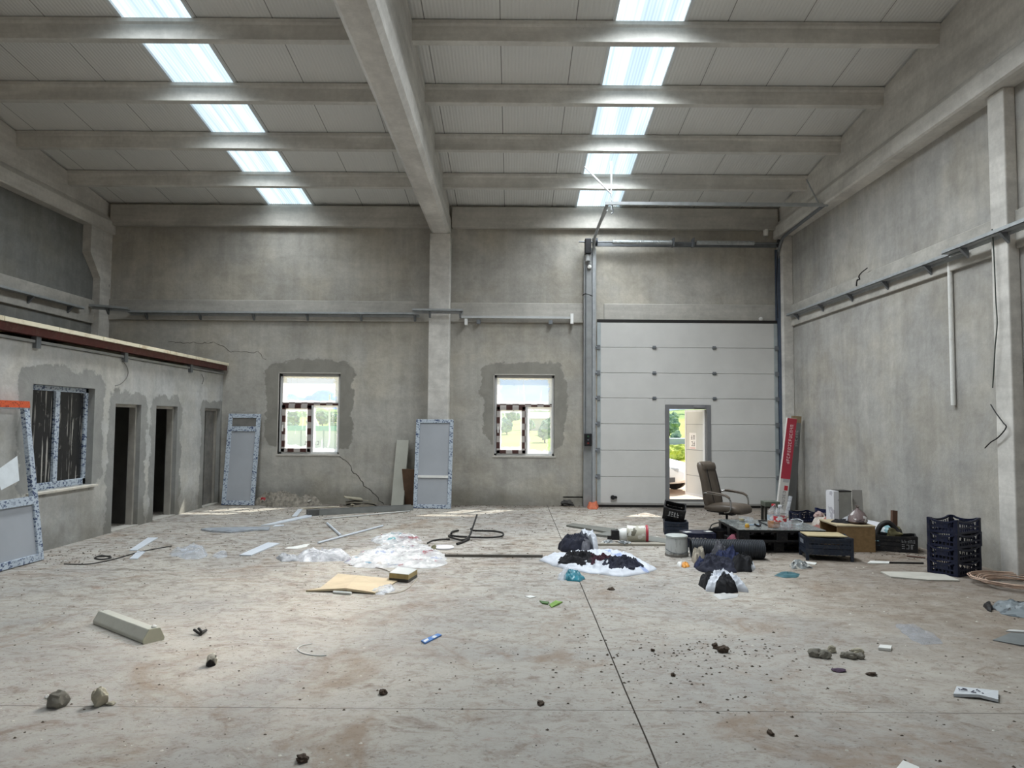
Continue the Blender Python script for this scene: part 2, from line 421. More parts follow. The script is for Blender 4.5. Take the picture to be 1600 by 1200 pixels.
# ================================================================== THE SETTING
def wall_holes(mp, u0, u1, z0, z1, holes, th):
    """solid wall u0..u1 x z0..z1 with rectangular openings and their reveals; mp(u, w, z) places it, w = depth into the wall"""
    us = sorted({u0, u1, *[h[0] for h in holes], *[h[1] for h in holes]}); zs = sorted({z0, z1, *[h[2] for h in holes], *[h[3] for h in holes]})
    mb = MB(); ins = lambda u, z: any(h[0] < u < h[1] and h[2] < z < h[3] for h in holes)
    solid = {}
    for i in range(len(us)-1):
        for k in range(len(zs)-1): solid[i, k] = not ins((us[i]+us[i+1])/2, (zs[k]+zs[k+1])/2)
    q = lambda a, b, c, d: mb.add([a, b, c, d], [(0, 1, 2, 3)])
    for (i, k), s_ in solid.items():
        if not s_: continue
        a, b, c, d = us[i], us[i+1], zs[k], zs[k+1]
        q(mp(a,0,c), mp(b,0,c), mp(b,0,d), mp(a,0,d)); q(mp(a,th,c), mp(a,th,d), mp(b,th,d), mp(b,th,c))
        for di, dk, p1, p2 in ((-1,0,(a,c),(a,d)), (1,0,(b,c),(b,d)), (0,-1,(a,c),(b,c)), (0,1,(a,d),(b,d))):
            if not solid.get((i+di, k+dk), False): q(mp(p1[0],0,p1[1]), mp(p2[0],0,p2[1]), mp(p2[0],th,p2[1]), mp(p1[0],th,p1[1]))
    bm = bmesh.new(); vm = {}
    for f in mb.f:
        vs = []
        for i in f:
            kx = tuple(round(c, 4) for c in mb.v[i])
            if kx not in vm: vm[kx] = bm.verts.new(mb.v[i])
            vs.append(vm[kx])
        try: bm.faces.new(vs)
        except ValueError: pass
    o = MB(); bm.verts.index_update(); o.v = [v.co.copy() for v in bm.verts]; o.f = [tuple(v.index for v in f.verts) for f in bm.faces]; bm.free()
    return o
YB = -5.0
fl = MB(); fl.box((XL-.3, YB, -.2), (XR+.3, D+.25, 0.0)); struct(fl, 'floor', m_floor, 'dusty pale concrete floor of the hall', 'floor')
GATE = (1.90, 5.30, 0.0, 3.70)
wb = wall_holes(lambda u, w, z: (u, D+w, z), XL-.3, XR+.3, 0.0, 6.35, [W1, W2, GATE], .25)
wall_back = struct(wb, 'wall_back', m_back, 'rendered end wall with two windows and the tall door', 'wall')
rw = MB(); rw.box((XR, YB, 0), (XR+.3, D, 9)); struct(rw, 'wall_right', m_side, 'bare rendered wall along the right side', 'wall')
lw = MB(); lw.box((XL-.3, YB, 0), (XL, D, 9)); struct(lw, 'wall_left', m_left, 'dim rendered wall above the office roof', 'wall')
fw = wall_holes(lambda u, w, z: (u, YB-w, z), XL-.3, XR+.3, 0.0, 9.0, [(-4.6, 1.6, 0, 4.6)], .25)  # gate opening is out of view, sized to limit light on the near floor
struct(fw, 'wall_front', m_side, 'entrance wall behind the viewer with an open gate', 'wall')
# office partition
ow = wall_holes(lambda u, w, z: (XO-w, u, z), 5.2, D, 0.0, 2.66, HOLES_OFF, .20)
struct(ow, 'wall_office', m_off, 'pale rendered office partition with one window and three doorways', 'wall')
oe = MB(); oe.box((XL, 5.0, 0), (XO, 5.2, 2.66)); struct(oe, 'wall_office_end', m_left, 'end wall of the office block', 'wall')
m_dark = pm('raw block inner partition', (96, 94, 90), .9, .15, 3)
for k, y in enumerate((10.55, 11.80, 13.35)):
    b = MB(); b.box((XL, y, 0), (XO-.2, y+.12, 2.6)); struct(b, 'wall_office_inner_%d' % (k+1), m_dark, ('inner office partition left of the first doorway', 'inner office partition between first and second doorway', 'inner office partition between second and third doorway')[k], 'wall')
# office roof
t = thing('office_roof', 'cream edged office roof on a dark red steel beam', 'roof', (XO, 10, 2.66), kind='structure')
m_red = pm('dark red primer steel', (84, 40, 36), .5, .2, 5, dirt=.2)
def cream_mat():
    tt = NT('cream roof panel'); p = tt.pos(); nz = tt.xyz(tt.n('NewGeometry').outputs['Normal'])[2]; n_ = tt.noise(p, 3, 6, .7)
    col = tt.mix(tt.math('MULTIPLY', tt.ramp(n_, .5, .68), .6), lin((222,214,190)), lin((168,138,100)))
    return tt.done(tt.pbr(tt.mix(tt.ramp(nz, .5, .8), col, tt.mix(n_, lin((96,90,82)), lin((120,113,102)))), .6, 0, None, .3))  # unseen top faces darkened so less light bounces to the left ceiling
m_cream = cream_mat()
b = MB(); b.box((XO-.02, 5.2, 2.745), (XO+.10, D-.05, 2.845)); b.build('steel_edge_beam', m_red, t)
y = 5.2
while y < D-.1:
    y2 = min(y+1.0, D-.05); b = MB(); b.box((XL, y+.006, 2.847), (XO+.14, y2-.006, 2.90)); b.build('roof_panel', m_cream, t); y += 1.0
b = MB(); b.box((XO-.06, 5.2, 2.665), (XO+.035, D-.02, 2.70)); b.build('wall_plate', pm('grey steel wall plate', (150,150,148), .5, .1, 4, .4), t)
for yy in (8.9, 10.95, 13.2):
    b = MB(); b.box((XO-.02, yy, 2.60), (XO+.05, yy+.09, 2.745)); b.build('bracket', m_galvd, t)

# columns, girders, beams, purlins
def col(name, a, b_, lab, mat=m_conc, bev=.015):
    m = MB(); m.box(a, b_); return struct(m, name, mat, lab, 'column', bevel=bev)
col('column', (-1.73, 14.46, 0), (-1.31, D, 5.60), 'concrete column between the two windows under the middle girder')
col('column', (5.60, 7.96, 0), (XR, 8.24, 5.60), 'concrete column on the right wall behind the crate stack')
col('column', (5.53, 14.45, 0), (XR, D, 5.60), 'concrete column in the right corner beside the tall door')
c3 = MB(); c3.box((XL, 14.42, 0), (XL+.15, D, 5.60))
c3.loft([[(XL, 14.30, 4.75), (XL+.15, 14.30, 4.75), (XL+.15, 14.42, 4.6), (XL, 14.42, 4.6)], [(XL, 14.02, 5.05), (XL+.17, 14.02, 5.05), (XL+.17, 14.42, 5.05), (XL, 14.42, 5.05)], [(XL, 14.02, 5.6), (XL+.17, 14.02, 5.6), (XL+.17, 14.42, 5.6), (XL, 14.42, 5.6)]])
struct(c3, 'column', m_conc, 'corner column with a corbel in the dim left corner', 'column')
def girder(sect, lab, y1=D):
    m = MB(); rr = []
    for Y in (YB, y1):
        zt = roofz(Y)-.03; rr.append([(x, Y, z if z is not None else zt) for x, z in sect])
    m.loft(rr); return struct(m, 'girder', m_conc, lab, 'girder')
girder([(-1.72, 5.66), (-1.66, 5.60), (-1.38, 5.60), (-1.32, 5.66), (-1.32, 5.96), (-1.36, 6.05), (-1.36, None), (-1.68, None), (-1.68, 6.05), (-1.72, 5.96)], 'deep concrete girder running overhead down the middle')
girder([(5.47, 5.62), (5.50, 5.60), (XR, 5.60), (XR, None), (5.58, None), (5.58, 5.98), (5.47, 5.84)], 'tapering concrete girder along the top of the right wall')
girder([(XL, 5.60), (XL+.19, 5.60), (XL+.21, 5.62), (XL+.21, 5.84), (XL+.10, 5.98), (XL+.10, None), (XL, None)], 'tapering concrete girder along the top of the left wall')
BAYS = [(XL+.10, -1.68, 'left bay'), (-1.36, 5.58, 'right bay')]
ORD = ['first', 'second', 'third', 'fourth', 'fifth', 'sixth', 'seventh', 'eighth', 'ninth', 'tenth', 'eleventh', 'twelfth', 'thirteenth']
for (x0, x1, bn) in BAYS:
    k = 0; y = 13.30
    while y > YB+.2:
        zt = roofz(y+.06)-.006; m = MB()
        sec = [(y-.01, zt-.05), (y+.01, zt-.08), (y+.02, zt-.27), (y+.14, zt-.27), (y+.15, zt-.08), (y+.17, zt-.05), (y+.17, zt-.015), (y-.01, zt)]
        m.loft([[(x0, a, b) for a, b in sec], [(x1, a, b) for a, b in sec]])
        struct(m, 'purlin', m_concx, 'concrete roof purlin, %s from the end wall over the %s' % (ORD[k], bn), 'purlin'); y -= 1.41; k += 1
for (x0, x1, lab) in ((XL+.16, -1.74, 'concrete eaves beam over the left window'), (-1.30, 5.53, 'concrete eaves beam over the tall door')):
    m = MB(); m.box((x0, D-.14, 5.78), (x1, D, 6.22)); struct(m, 'eaves_beam', m_tie, lab, 'beam', bevel=.012)
for (a, b_, lab) in (((XL+.15, D-.05, 3.80), (-1.73, D, 4.23), 'concrete tie beam band above the left window'), ((-1.31, D-.05, 3.80), (1.62, D, 4.21), 'concrete tie beam band right of the middle column'), ((1.9, D-.05, 3.70), (5.53, D, 4.21), 'concrete lintel band over the tall door')):
    m = MB(); m.box(a, b_); struct(m, 'tie_beam', m_tie, lab, 'beam', bevel=.012)
m = MB(); m.box((XR-.05, 8.24, 3.72), (XR, 14.45, 4.16)); m.box((XR-.05, YB+.2, 3.72), (XR, 7.96, 4.16)); struct(m, 'tie_beam', m_tie, 'concrete tie beam band along the right wall', 'beam', bevel=.012)
m = MB(); m.box((XL, YB+.2, 3.66), (XL+.05, 14.42, 4.14)); struct(m, 'tie_beam', m_tie, 'concrete tie beam band along the left wall', 'beam', bevel=.012)

# roof lining with the two skylight strips cut out
SKY = [(-5.20, -4.24), (1.30, 2.24)]
m = MB()
for (x0, x1) in ((XL-.3, SKY[0][0]), (SKY[0][1], SKY[1][0]), (SKY[1][1], XR+.3)):
    rr = [[(x, Y, roofz(Y)), (x2, Y, roofz(Y)), (x2, Y, roofz(Y)+.06), (x, Y, roofz(Y)+.06)] for Y in (YB-.3, D+.3) for x, x2 in ((x0, x1),)]
    m.loft(rr)
struct(m, 'ceiling', m_ceil, 'sloping white metal roof lining', 'ceiling')
for i, (x0, x1) in enumerate(SKY):
    m = MB(); N = 2*int((x1-x0)/.045)
    for Y in (0,):
        top = []
        pts = [x0 + (x1-x0)*k/N for k in range(N+1)]
        vs = []; fs = []
        for Yv in (YB-.3, D+.3):
            for k, x in enumerate(pts): vs.append((x, Yv, roofz(Yv)+.02+(.012 if k % 2 else 0)))
        n = N+1
        for k in range(N): fs.append((k, k+1, n+k+1, n+k))
        m.add(vs, fs)
    o = struct(m, 'skylight', m_sky, ('translucent ribbed skylight strip over the left bay', 'translucent ribbed skylight strip over the right bay')[i], 'skylight')
    for s_, x in ((-1, x0), (1, x1)):
        f = MB(); rr = [[(x-.02, Y, roofz(Y)-.012), (x+.02, Y, roofz(Y)-.012), (x+.02, Y, roofz(Y)+.07), (x-.02, Y, roofz(Y)+.07)] for Y in (YB-.3, D+.3)]
        f.loft(rr); f.build('edge_trim', pm('white skylight edge trim', (214,218,220), .5, .04, 3), o)

# ---- windows of the end wall
def back_window(n, w, lab):
    x0, x1, z0, z1 = w; t = thing('window_%d' % n, lab, 'window', ((x0+x1)/2, D+.12, z0), kind='structure')
    ya, yb = D+.07, D+.14; zm = z0 + (z1-z0)*.625; xm = x0+(x1-x0)*.50
    f = MB()
    f.box((x0, ya, z0), (x0+.055, yb, z1)); f.box((x1-.05, ya, z0), (x1, yb, z1)); f.box((x0, ya, z1-.06), (x1, yb, z1)); f.box((x0, ya, z0), (x1, yb, z0+.05)); f.build('window_frame', m_wframe, t, bevel=.006)
    r = MB(); r.box((x0+.05, ya-.002, zm-.03), (x1-.05, yb, zm+.03)); tr = r.build('transom', m_wtape, t, bevel=.005)
    ml = MB(); ml.box((xm+.03, ya, z0+.05), (xm+.075, yb, zm-.03)); ml.build('mullion', m_wframe, t)
    s = MB(); a, b, c, d = x0+.05, xm+.03, z0+.045, zm-.025
    for q in (((a, c), (a+.075, d)), ((b-.075, c), (b, d)), ((a, c), (b, c+.075)), ((a, d-.075), (b, d))): s.box((q[0][0], ya-.03, q[0][1]), (q[1][0], yb-.02, q[1][1]))
    sh = s.build('opening_sash', m_wtape, t, bevel=.006)
    hd = MB(); hd.box((a+.02, ya-.055, (c+d)/2-.06), (a+.045, ya-.03, (c+d)/2+.07)); hd.build('handle', m_white, sh)
    g = MB(); g.box((a+.07, ya+.02, c+.07), (b-.07, ya+.028, d-.07)); g.build('pane', film_glass('filmed pane left %d' % n, .5, n), sh)
    g = MB(); g.box((xm+.07, ya+.02, z0+.045), (x1-.045, ya+.028, zm-.028)); g.build('pane', film_glass('filmed pane right %d' % n, .75, n+3), t)
    g = MB(); g.box((x0+.05, ya+.02, zm+.028), (x1-.045, ya+.028, z1-.055)); g.build('pane', film_glass('filmed pane top %d' % n, .25, n+6), t)
    si = MB(); si.box((x0-.03, D-.015, z0-.03), (x1+.03, D+.08, z0+.004)); si.build('window_sill', pm('dusty pale sill', (190,186,178), .7, .1, 6, dirt=.4), t)
    pb = MB(); pb.box((x0-.022, D-.006, z0), (x0, D+.07, z1+.02)); pb.box((x0-.022, D-.006, z1), (x1+.01, D+.07, z1+.022)); pb.build('plaster_bead', pm('pale plaster bead', (178,174,166), .8, .08, 6), t)
    return t
back_window(1, W1, 'film covered window in the end wall between leaning grey panels')
back_window(2, W2, 'film covered window in the end wall left of the tall door')
# ---- office window and doorways
t = thing('window_3', 'grubby two pane office window with a pale sill', 'window', (XO-.12, 9.6, .78), kind='structure')
y0, y1, z0, z1 = HOLES_OFF[0]; xa, xb = XO-.15, XO-.09
f = MB()
for a, b in (((y0, z0), (y0+.09, z1)), ((y1-.07, z0), (y1, z1)), ((y0, z1-.07), (y1, z1)), ((y0, z0), (y1, z0+.09))): f.box((xa, a[0], a[1]), (xb, b[0], b[1]))
f.build('window_frame', m_pvcfilm, t, bevel=.006)
ml = MB(); ml.box((xa, 9.54, z0+.09), (xb+.004, 9.63, z1-.07)); ml.build('mullion', m_pvcfilm, t)
def streak_glass():
    t = NT('paint streaked dark glass'); p = t.pos()
    s1 = t.ramp(t.noise(p, 1.0, 4, .6, .25, sx=(1, 24, 1.1)), .585, .62); s2 = t.ramp(t.noise(p, 7, 6, .7), .60, .72)
    col = t.mix(t.math('MAXIMUM', t.math('MULTIPLY', s1, .75), t.math('MULTIPLY', s2, .3)), lin((40,40,41)), lin((186,182,174)))
    return t.done(t.pbr(col, t.ramp(s1, 0, 1, .12, .7), 0, None, .4))
mg = streak_glass()
for a, b in ((y0+.09, 9.54), (9.63, y1-.07)):
    g = MB(); g.box((xa+.02, a-.005, z0+.085), (xa+.03, b+.005, z1-.065)); g.build('pane', mg, t)
si = MB(); si.box((XO-.15, y0-.05, z0-.035), (XO+.07, y1+.06, z0-.002)); si.build('window_sill', pm('chalky window sill', (206,200,188), .7, .1, 5, dirt=.3), t, bevel=.006)
m_jamb = pm('bare cement door lining', (150,146,138), .85, .12, 4)
for k, (a, b, c, d) in enumerate(HOLES_OFF[1:]):
    t = thing('door_%d' % (k+1), ('open office doorway nearest the office window', 'middle one of the three open office doorways', 'narrow office doorway beside the end wall')[k], 'doorway', (XO-.1, (a+b)/2, 0), kind='structure')
    j = MB(); j.box((XO-.17, b-.045, 0), (XO-.07, b, d)); j.box((XO-.17, a, 0), (XO-.07, a+.045, d)); j.build('door_jamb', m_jamb, t)
    h = MB(); h.box((XO-.17, a+.045, d-.045), (XO-.07, b-.045, d)); h.build('door_head', pm('pale head strip', (176,172,164), .7, .1, 4), t)
    s = MB(); s.box((XO-.2, a, 0), (XO+.02, b, .02)); s.build('threshold', pm('dusty threshold', (176,172,164), .8, .15, 7), t)
    if k == 2:
        l = MB(); l.box((XO-.16, a+.30, 0.02), (XO-.11, b-.05, d-.05)); l.build('door_leaf', pm('dusty grey door leaf', (120,118,114), .6, .2, 5, dirt=.4), t)

# crack and cable chase scars on the end wall (dark gaps in the render)
def crack(name, pts, w, seed, lab):
    r = random.Random(seed); P = []
    for i in range(len(pts)-1):
        a, b = Vector(PY(*pts[i], D)), Vector(PY(*pts[i+1], D)); n = max(2, int((b-a).length/.06))
        for k in range(n): P.append(a.lerp(b, k/n) + Vector((r.uniform(-.028, .028), 0, r.uniform(-.022, .022))))
    P.append(Vector(PY(*pts[-1], D)))
    m = MB(); m.tube([(p.x, D-.001, p.z) for p in P], [w*r.uniform(.5, 1.2) for _ in P], 5)
    o = m.build(name, pm('dark crack', (44,40,36), .95, .2, 9), wall_back); return o
crack('crack', [(527,711),(545,722),(548,735),(560,745),(572,762),(590,777),(600,790)], .006, 3, '')
crack('crack', [(262,535),(335,536),(362,549),(405,550),(416,562)], .0035, 5, '')
# ================================================================== SECTIONAL DOOR, TRACKS, WALL SERVICES
DX0, DX1, DZ1 = 1.74, 5.47, 3.82
YF = D-.17                      # room face of the door leaf
WK = (3.14, 4.08, .14, 2.10)    # wicket frame outer
t = thing('sectional_door', 'tall white sectional door with a wicket door standing open', 'industrial door', ((DX0+DX1)/2, YF, 0))
zs = [.085, .62, 1.16, 1.70, 2.23, 2.75, 3.28, 3.80]
for k in range(7):
    a, b = zs[k]+.004, zs[k+1]-.004; m = MB()
    if a < WK[3]-.02:
        zt = min(b, WK[3]); m.box((DX0, YF, a), (WK[0], YF+.04, b)); m.box((WK[1], YF, a), (DX1, YF+.04, b))
        if b > WK[3]: m.box((WK[0], YF, WK[3]), (WK[1], YF+.04, b))
        if a < WK[2]: m.box((WK[0], YF, a), (WK[1], YF+.04, WK[2]))
    else: m.box((DX0, YF, a), (DX1, YF+.04, b))
    p = m.build('door_panel', m_panelw, t, bevel=.004)
    if k < 6:
        tg = MB(); cuts = [(DX0, WK[0]), (WK[1], DX1)] if b < WK[3] else [(DX0, DX1)]
        for xa, xb in cuts: tg.box((xa+.002, YF+.018, b-.012), (xb-.002, YF+.036, b+.014))
        tg.build('tongue', m_panelw, p)
    e = MB()
    for x in (DX0, DX1-.075): e.box((x, YF-.006, a), (x+.075, YF, b))
    e.build('end_cap', pm('pale galvanised end cap', (178,186,188), .45, .08, 6, .4), p)
m = MB()
for a, b in (((WK[0], WK[2]), (WK[0]+.085, WK[3])), ((WK[1]-.085, WK[2]), (WK[1], WK[3])), ((WK[0]+.085, WK[3]-.085), (WK[1]-.085, WK[3])), ((WK[0]+.085, WK[2]), (WK[1]-.085, WK[2]+.03))): m.box((a[0], YF-.012, a[1]), (b[0], YF+.05, b[1]))
m.build('wicket_frame', m_greyfr, t)
m = MB(); m.box((3.72, YF-.06, WK[3]-.06), (3.94, YF-.012, WK[3]-.01)); m.build('door_closer', pm('grey door closer', (150,150,154), .4, .1, 6, .4), t)
# wicket leaf, hinged at its right and swung outwards
wl = MB(); M = T(WK[1]-.09, YF+.06, 0, PI-math.radians(74)); L = .80
wl.box((0, -.02, WK[2]+.05), (L, .02, WK[3]-.09), M); leaf = wl.build('wicket_leaf', m_panelw, t, bevel=.004)
fr = MB()
for a, b in (((0, WK[2]+.05), (.07, WK[3]-.09)), ((L-.05, WK[2]+.05), (L, WK[3]-.09)), ((.07, WK[3]-.14), (L-.05, WK[3]-.09)), ((.07, WK[2]+.05), (L-.05, WK[2]+.10))): fr.box((a[0], -.028, a[1]), (b[0], .028, b[1]), M)
fr.build('leaf_frame', pm('white leaf frame', (222,222,224), .4, .04, 5), leaf)
gv = MB()
for z in (.62, 1.16, 1.70): gv.box((.07, -.0225, z-.006), (L-.05, .0225, z+.006), M)
gv.build('panel_joint', pm('grey joint line', (150,150,152), .6, .05, 5), leaf)
def glyphs(mb, M, x0, z0, w, h, n, seed, d=.0015, y=0.0):
    r = random.Random(seed); cw = w/n
    for k in range(n):
        a = x0+k*cw; s = cw*.16
        for st in r.sample(['l','r','t','m','b','d'], 3):
            if st == 'l': q = (a, z0, a+s, z0+h)
            elif st == 'r': q = (a+cw*.66-s, z0, a+cw*.66, z0+h)
            elif st == 't': q = (a, z0+h-h*.16, a+cw*.66, z0+h)
            elif st == 'm': q = (a, z0+h*.42, a+cw*.66, z0+h*.58)
            elif st == 'b': q = (a, z0, a+cw*.66, z0+h*.16)
            else: q = (a+cw*.25, z0, a+cw*.25+s, z0+h)
            mb.box((q[0], y-d, q[1]), (q[2], y+d, q[3]), M)
lb = MB(); lb.box((.34, .020, 1.18), (.62, .0225, 1.52), M); lab = lb.build('sticker', pm('white sticker', (240,238,236), .5, .02, 5), leaf)
g = MB(); glyphs(g, M, .40, 1.38, .18, .09, 2, 4, y=.023); glyphs(g, M, .40, 1.24, .16, .10, 2, 6, y=.023); g.build('lettering', pm('faded grey print', (120,112,114), .6, .1, 5), lab)
g = MB()
for z in (1.19, 1.205): g.box((.38, .022, z), (.60, .0242, z+.007), M)
g.build('print_line', pm('pale red print', (214,150,150), .6, .1, 5), lab)
for z in zs[1:7]:
    for x in (2.92, 4.16):
        if z < 2.2: continue
        h = MB(); h.box((x-.035, YF-.014, z-.035), (x+.035, YF, z+.035)); h.tube([(x-.045, YF-.014, z), (x+.045, YF-.014, z)], .012, 8); h.build('hinge', m_galvd, t)
    for s_, x in ((-1, DX0), (1, DX1)):
        h = MB(); h.box((x-.02 if s_ < 0 else x-.06, YF-.03, z-.045), (x+.06 if s_ < 0 else x+.02, YF-.006, z+.045)); h.tube([(x, YF-.02, z), (x+s_*.09, YF-.02, z)], .02, 10); h.build('roller', m_galvd, t)
m = MB(); m.box((DX0, YF-.01, .05), (DX1, YF+.05, .085)); m.build('bottom_profile', pm('aluminium bottom profile', (176,174,170), .4, .08, 6, .4), t)
m = MB(); m.box((DX0, YF+.0, .002), (DX1, YF+.04, .05)); m.build('bottom_seal', m_rubber, t)
m = MB(); m.box((DX0, YF-.004, 3.80), (DX1, YF+.05, 3.86)); m.build('top_seal', m_rubber, t)
m = MB(); m.tube([(2.06, YF-.055, .20), (2.06, YF, .20)], .045, 12); m.tube([(2.12, YF-.04, .20), (2.12, YF, .20)], .03, 10); m.build('bolt_latch', m_black, t)

# lift gear
t = thing('door_lift_gear', 'galvanised tracks and spring shaft that lift the tall door', 'door track', ((DX0+DX1)/2, YF, 0))
for s_, x in ((-1, 1.66), (1, 5.50)):
    m = MB(); m.box((x-.02, YF-.05, .0), (x+.035, YF+.02, 5.20)); m.box((x-.05, YF+.02, 0), (x+.06, YF+.05, 5.35)) 
    m.build('vertical_track', m_galv if s_ < 0 else pm('dark blue grey track', (84,94,110), .5, .12, 9, .2), t)
    path = smooth_path([(x, YF-.02, 5.15), (x, YF-.06, 5.32), (x, YF-.22, 5.47), (x, YF-.5, 5.54), (x, 12.40, 5.60)], 6)
    m = MB(); m.tube(path, .032, 8); m.build('horizontal_track', m_galv if s_ < 0 else m_galvd, t)
m = MB(); m.box((1.62, 12.38, 5.575), (5.56, 12.43, 5.63)); m.build('cross_bar', m_galv, t)
m = MB(); m.tube([(1.35, YF-.09, 5.46), (5.62, YF-.09, 5.46)], .016, 10); m.box((1.70, YF+.0, 5.395), (5.50, YF+.04, 5.47)); m.build('spring_shaft', m_galvd, t)
for a, b in ((2.05, 3.28), (3.78, 4.98)):
    m = MB(); n = 90; pts = [(a+(b-a)*k/n, YF-.09, 5.46) for k in range(n+1)]
    m.tube(pts, [.047 if k % 2 else .040 for k in range(n+1)], 14); m.build('torsion_spring', m_galv, t, smooth=False)
for x in (3.31, 3.72):
    m = MB(); m.box((x-.015, YF-.15, 5.38), (x+.015, YF+.04, 5.55)); m.build('shaft_bearing', m_galvd, t)
for x in (1.68, 5.52):
    m = MB(); m.lathe([(.05, -.05), (.085, -.05), (.07, 0), (.085, .05), (.05, .05)], (0,0,0), 18, T(x, YF-.09, 5.46, 0, 0, PI/2)); m.build('cable_drum', pm('dark cable drum', (54,58,64), .5, .2, 8, .5), t)
m = MB(); m.box((1.47, YF-.18, 5.20), (1.60, YF+.0, 5.52)); mo = m.build('motor', m_black, t, bevel=.015)
m = MB(); m.lathe([(.0, 0), (.055, 0), (.055, .12), (.03, .16)], (1.535, YF-.09, 5.06), 14); m.build('motor_cap', pm('pale motor cap', (170,172,172), .4, .1, 8), mo)
m = MB(); m.box((1.46, YF-.02, .0), (1.62, YF+.04, 5.2)); m.build('backing_channel', pm('grey steel channel', (150,152,152), .5, .12, 4, .35), t)
for pts in ([(1.78, 12.8, 5.6), (1.78, 12.8, roofz(12.8)-.02)], [(1.78, 12.8, 5.9), (1.30, 12.85, roofz(12.85)-.1)], [(5.44, 12.45, 5.60), (5.42, 12.95, roofz(13)-.25)], [(1.70, 12.8, 5.6), (1.66, 14.55, 5.55)]):
    m = MB(); m.tube(pts, .014, 6); m.build('hanger_strut', m_galv, t)
hk = MB(); hk.tube(smooth_path([(1.75, 12.45, 5.58), (1.76, 12.45, 5.46), (1.72, 12.45, 5.43)]), .012, 6); hk.build('stop_hook', m_galvd, t)
m = MB(); m.tube(smooth_path([(5.48, YF-.06, 5.3), (5.45, YF-.10, 5.05), (5.44, YF-.08, 4.5), (5.46, YF-.06, 3.9)]), .008, 6); m.build('lift_cable', m_black, t)
# wall control box, conduit, lamps
t = thing('control_box', 'black door control box on the post left of the tall door', 'switch box', (1.54, YF, 1.1))
m = MB(); m.box((1.47, YF-.12, 1.24), (1.62, YF-.022, 1.50)); bx = m.build('box', m_black, t, bevel=.01)
for k, z in enumerate((1.44, 1.37, 1.30)):
    m = MB(); m.tube([(1.545, YF-.135, z), (1.545, YF-.12, z)], .018, 10); m.build('button', pm(('green button', 'grey button', 'red button')[k], ((50,90,60), (90,90,100), (120,40,40))[k], .4, .05), bx)
m = MB(); m.tube([(1.50, YF-.05, 1.5), (1.50, YF-.05, 5.0)], .012, 8); m.build('conduit', m_galvd, t)
m = MB(); m.tube(smooth_path([(1.44, YF, 4.36), (1.50, YF-.07, 4.38), (1.64, YF-.07, 4.33)]), .01, 6); m.build('cable', m_black, t)
for px, py, lab in ((174, 355, 'white pipe stub under the eaves beam in the left corner'), (1196, 363, 'white pipe stub under the eaves beam above the tall door')):
    p = PY(px, py, D-.07); m = MB(); m.lathe([(.05, -.08), (.055, -.07), (.055, .05), (.04, .05)], (p.x, D-.09, p.z), 16); solo(m, 'pipe_stub', m_white, lab, 'pipe', smooth=True)
for px, py, lab in ((921, 417, 'small white round lamp on the post by the spring motor'), (1192, 497, 'small pale lamp on the lintel at the right end of the door')):
    p = PY(px, py, YF-.04); m = MB(); m.lathe([(.0, 0), (.03, .006), (.04, .02), (.04, .05), (.0, .06)], (0, 0, 0), 16, T(p.x, YF-.02 if px < 1000 else D-.05, p.z, 0, PI/2)); solo(m, 'wall_lamp', m_white, lab, 'lamp', smooth=True)

# cable trays
def tray(name, a, b, out, lab, step=1.05, capend=None, w=.10, th=.045, mat=None):
    """perforated tray on brackets from a to b; out = direction into the room"""
    a, b, out = Vector(a), Vector(b), Vector(out); u = (b-a).normalized(); L = (b-a).length
    t = thing(name, lab, 'cable tray', a)
    M = frame_m(a, u, out)      # u along, v out, n up or down
    m = MB(); m.box((0, 0, -.004), (L, w, .004), M); m.box((0, 0, -.004), (L, .006, th), M); m.box((0, w-.006, -th if M.col[2].z < 0 else -.004), (L, w, .004 if M.col[2].z < 0 else th), M); m.build('tray', mat or m_galv, t)
    s = -1 if M.col[2].z > 0 else 1
    k = .35
    while k < L:
        q = MB(); q.loft([[(k-.02, -.015, 0), (k-.02, w*.9, 0), (k-.02, w*.9, s*.015), (k-.02, -.015, s*.13)], [(k+.02, -.015, 0), (k+.02, w*.9, 0), (k+.02, w*.9, s*.015), (k+.02, -.015, s*.13)]], M); q.build('bracket', m_galvd, t); k += step
    return t
tray('cable_tray', (-8.0, D-.07, 3.93), (-1.95, D-.07, 3.93), (0, -1, 0), 'long cable tray on the end wall left of the middle column', 1.12)
tray('cable_tray', (-2.05, 14.40, 3.96), (-1.02, 14.40, 3.96), (0, -1, 0), 'short cable tray passing in front of the middle column', .62)
tray('cable_tray', (-8.85+.3, 14.30, 3.99), (-7.75, 14.28, 3.93), (0, -1, 0), 'short cable tray bridging the left corner', .5)
tray('cable_tray', (XR-.07, 14.4, 3.92), (XR-.07, 8.75, 3.88), (-1, 0, 0), 'long cable tray on the right wall', 1.12)
tray('cable_tray', (5.58, 9.0, 3.90), (5.58, 6.9, 3.90), (-1, 0, 0), 'cable tray crossing in front of the right wall column', .72)
tray('cable_tray', (XL+.072, 13.9, 3.88), (XL+.072, 7.5, 3.84), (1, 0, 0), 'cable tray on the dim left wall above the office roof', 1.12)
t = thing('conduit_pipe', 'white conduit pipe on the end wall right of the middle column', 'pipe', (.1, D-.09, 3.9))
m = MB(); m.box((-1.08, D-.13, 3.875), (1.20, D-.08, 3.92)); m.build('pipe', pm('pale grey conduit', (188,190,190), .45, .06, 5), t)
for x in (-.98, 1.22):
    m = MB(); m.box((x-.03, D-.15, 3.77 if x > 0 else 3.73), (x+.03, D-.06, 3.98 if x > 0 else 3.86)); m.build('end_plate', pm('bright white plate', (236,236,234), .4, .03, 5), t)
for x in (-.72, .78):
    m = MB(); m.box((x-.04, D-.12, 3.76), (x+.04, D-.05, 3.84)); m.build('clip', m_galvd, t)
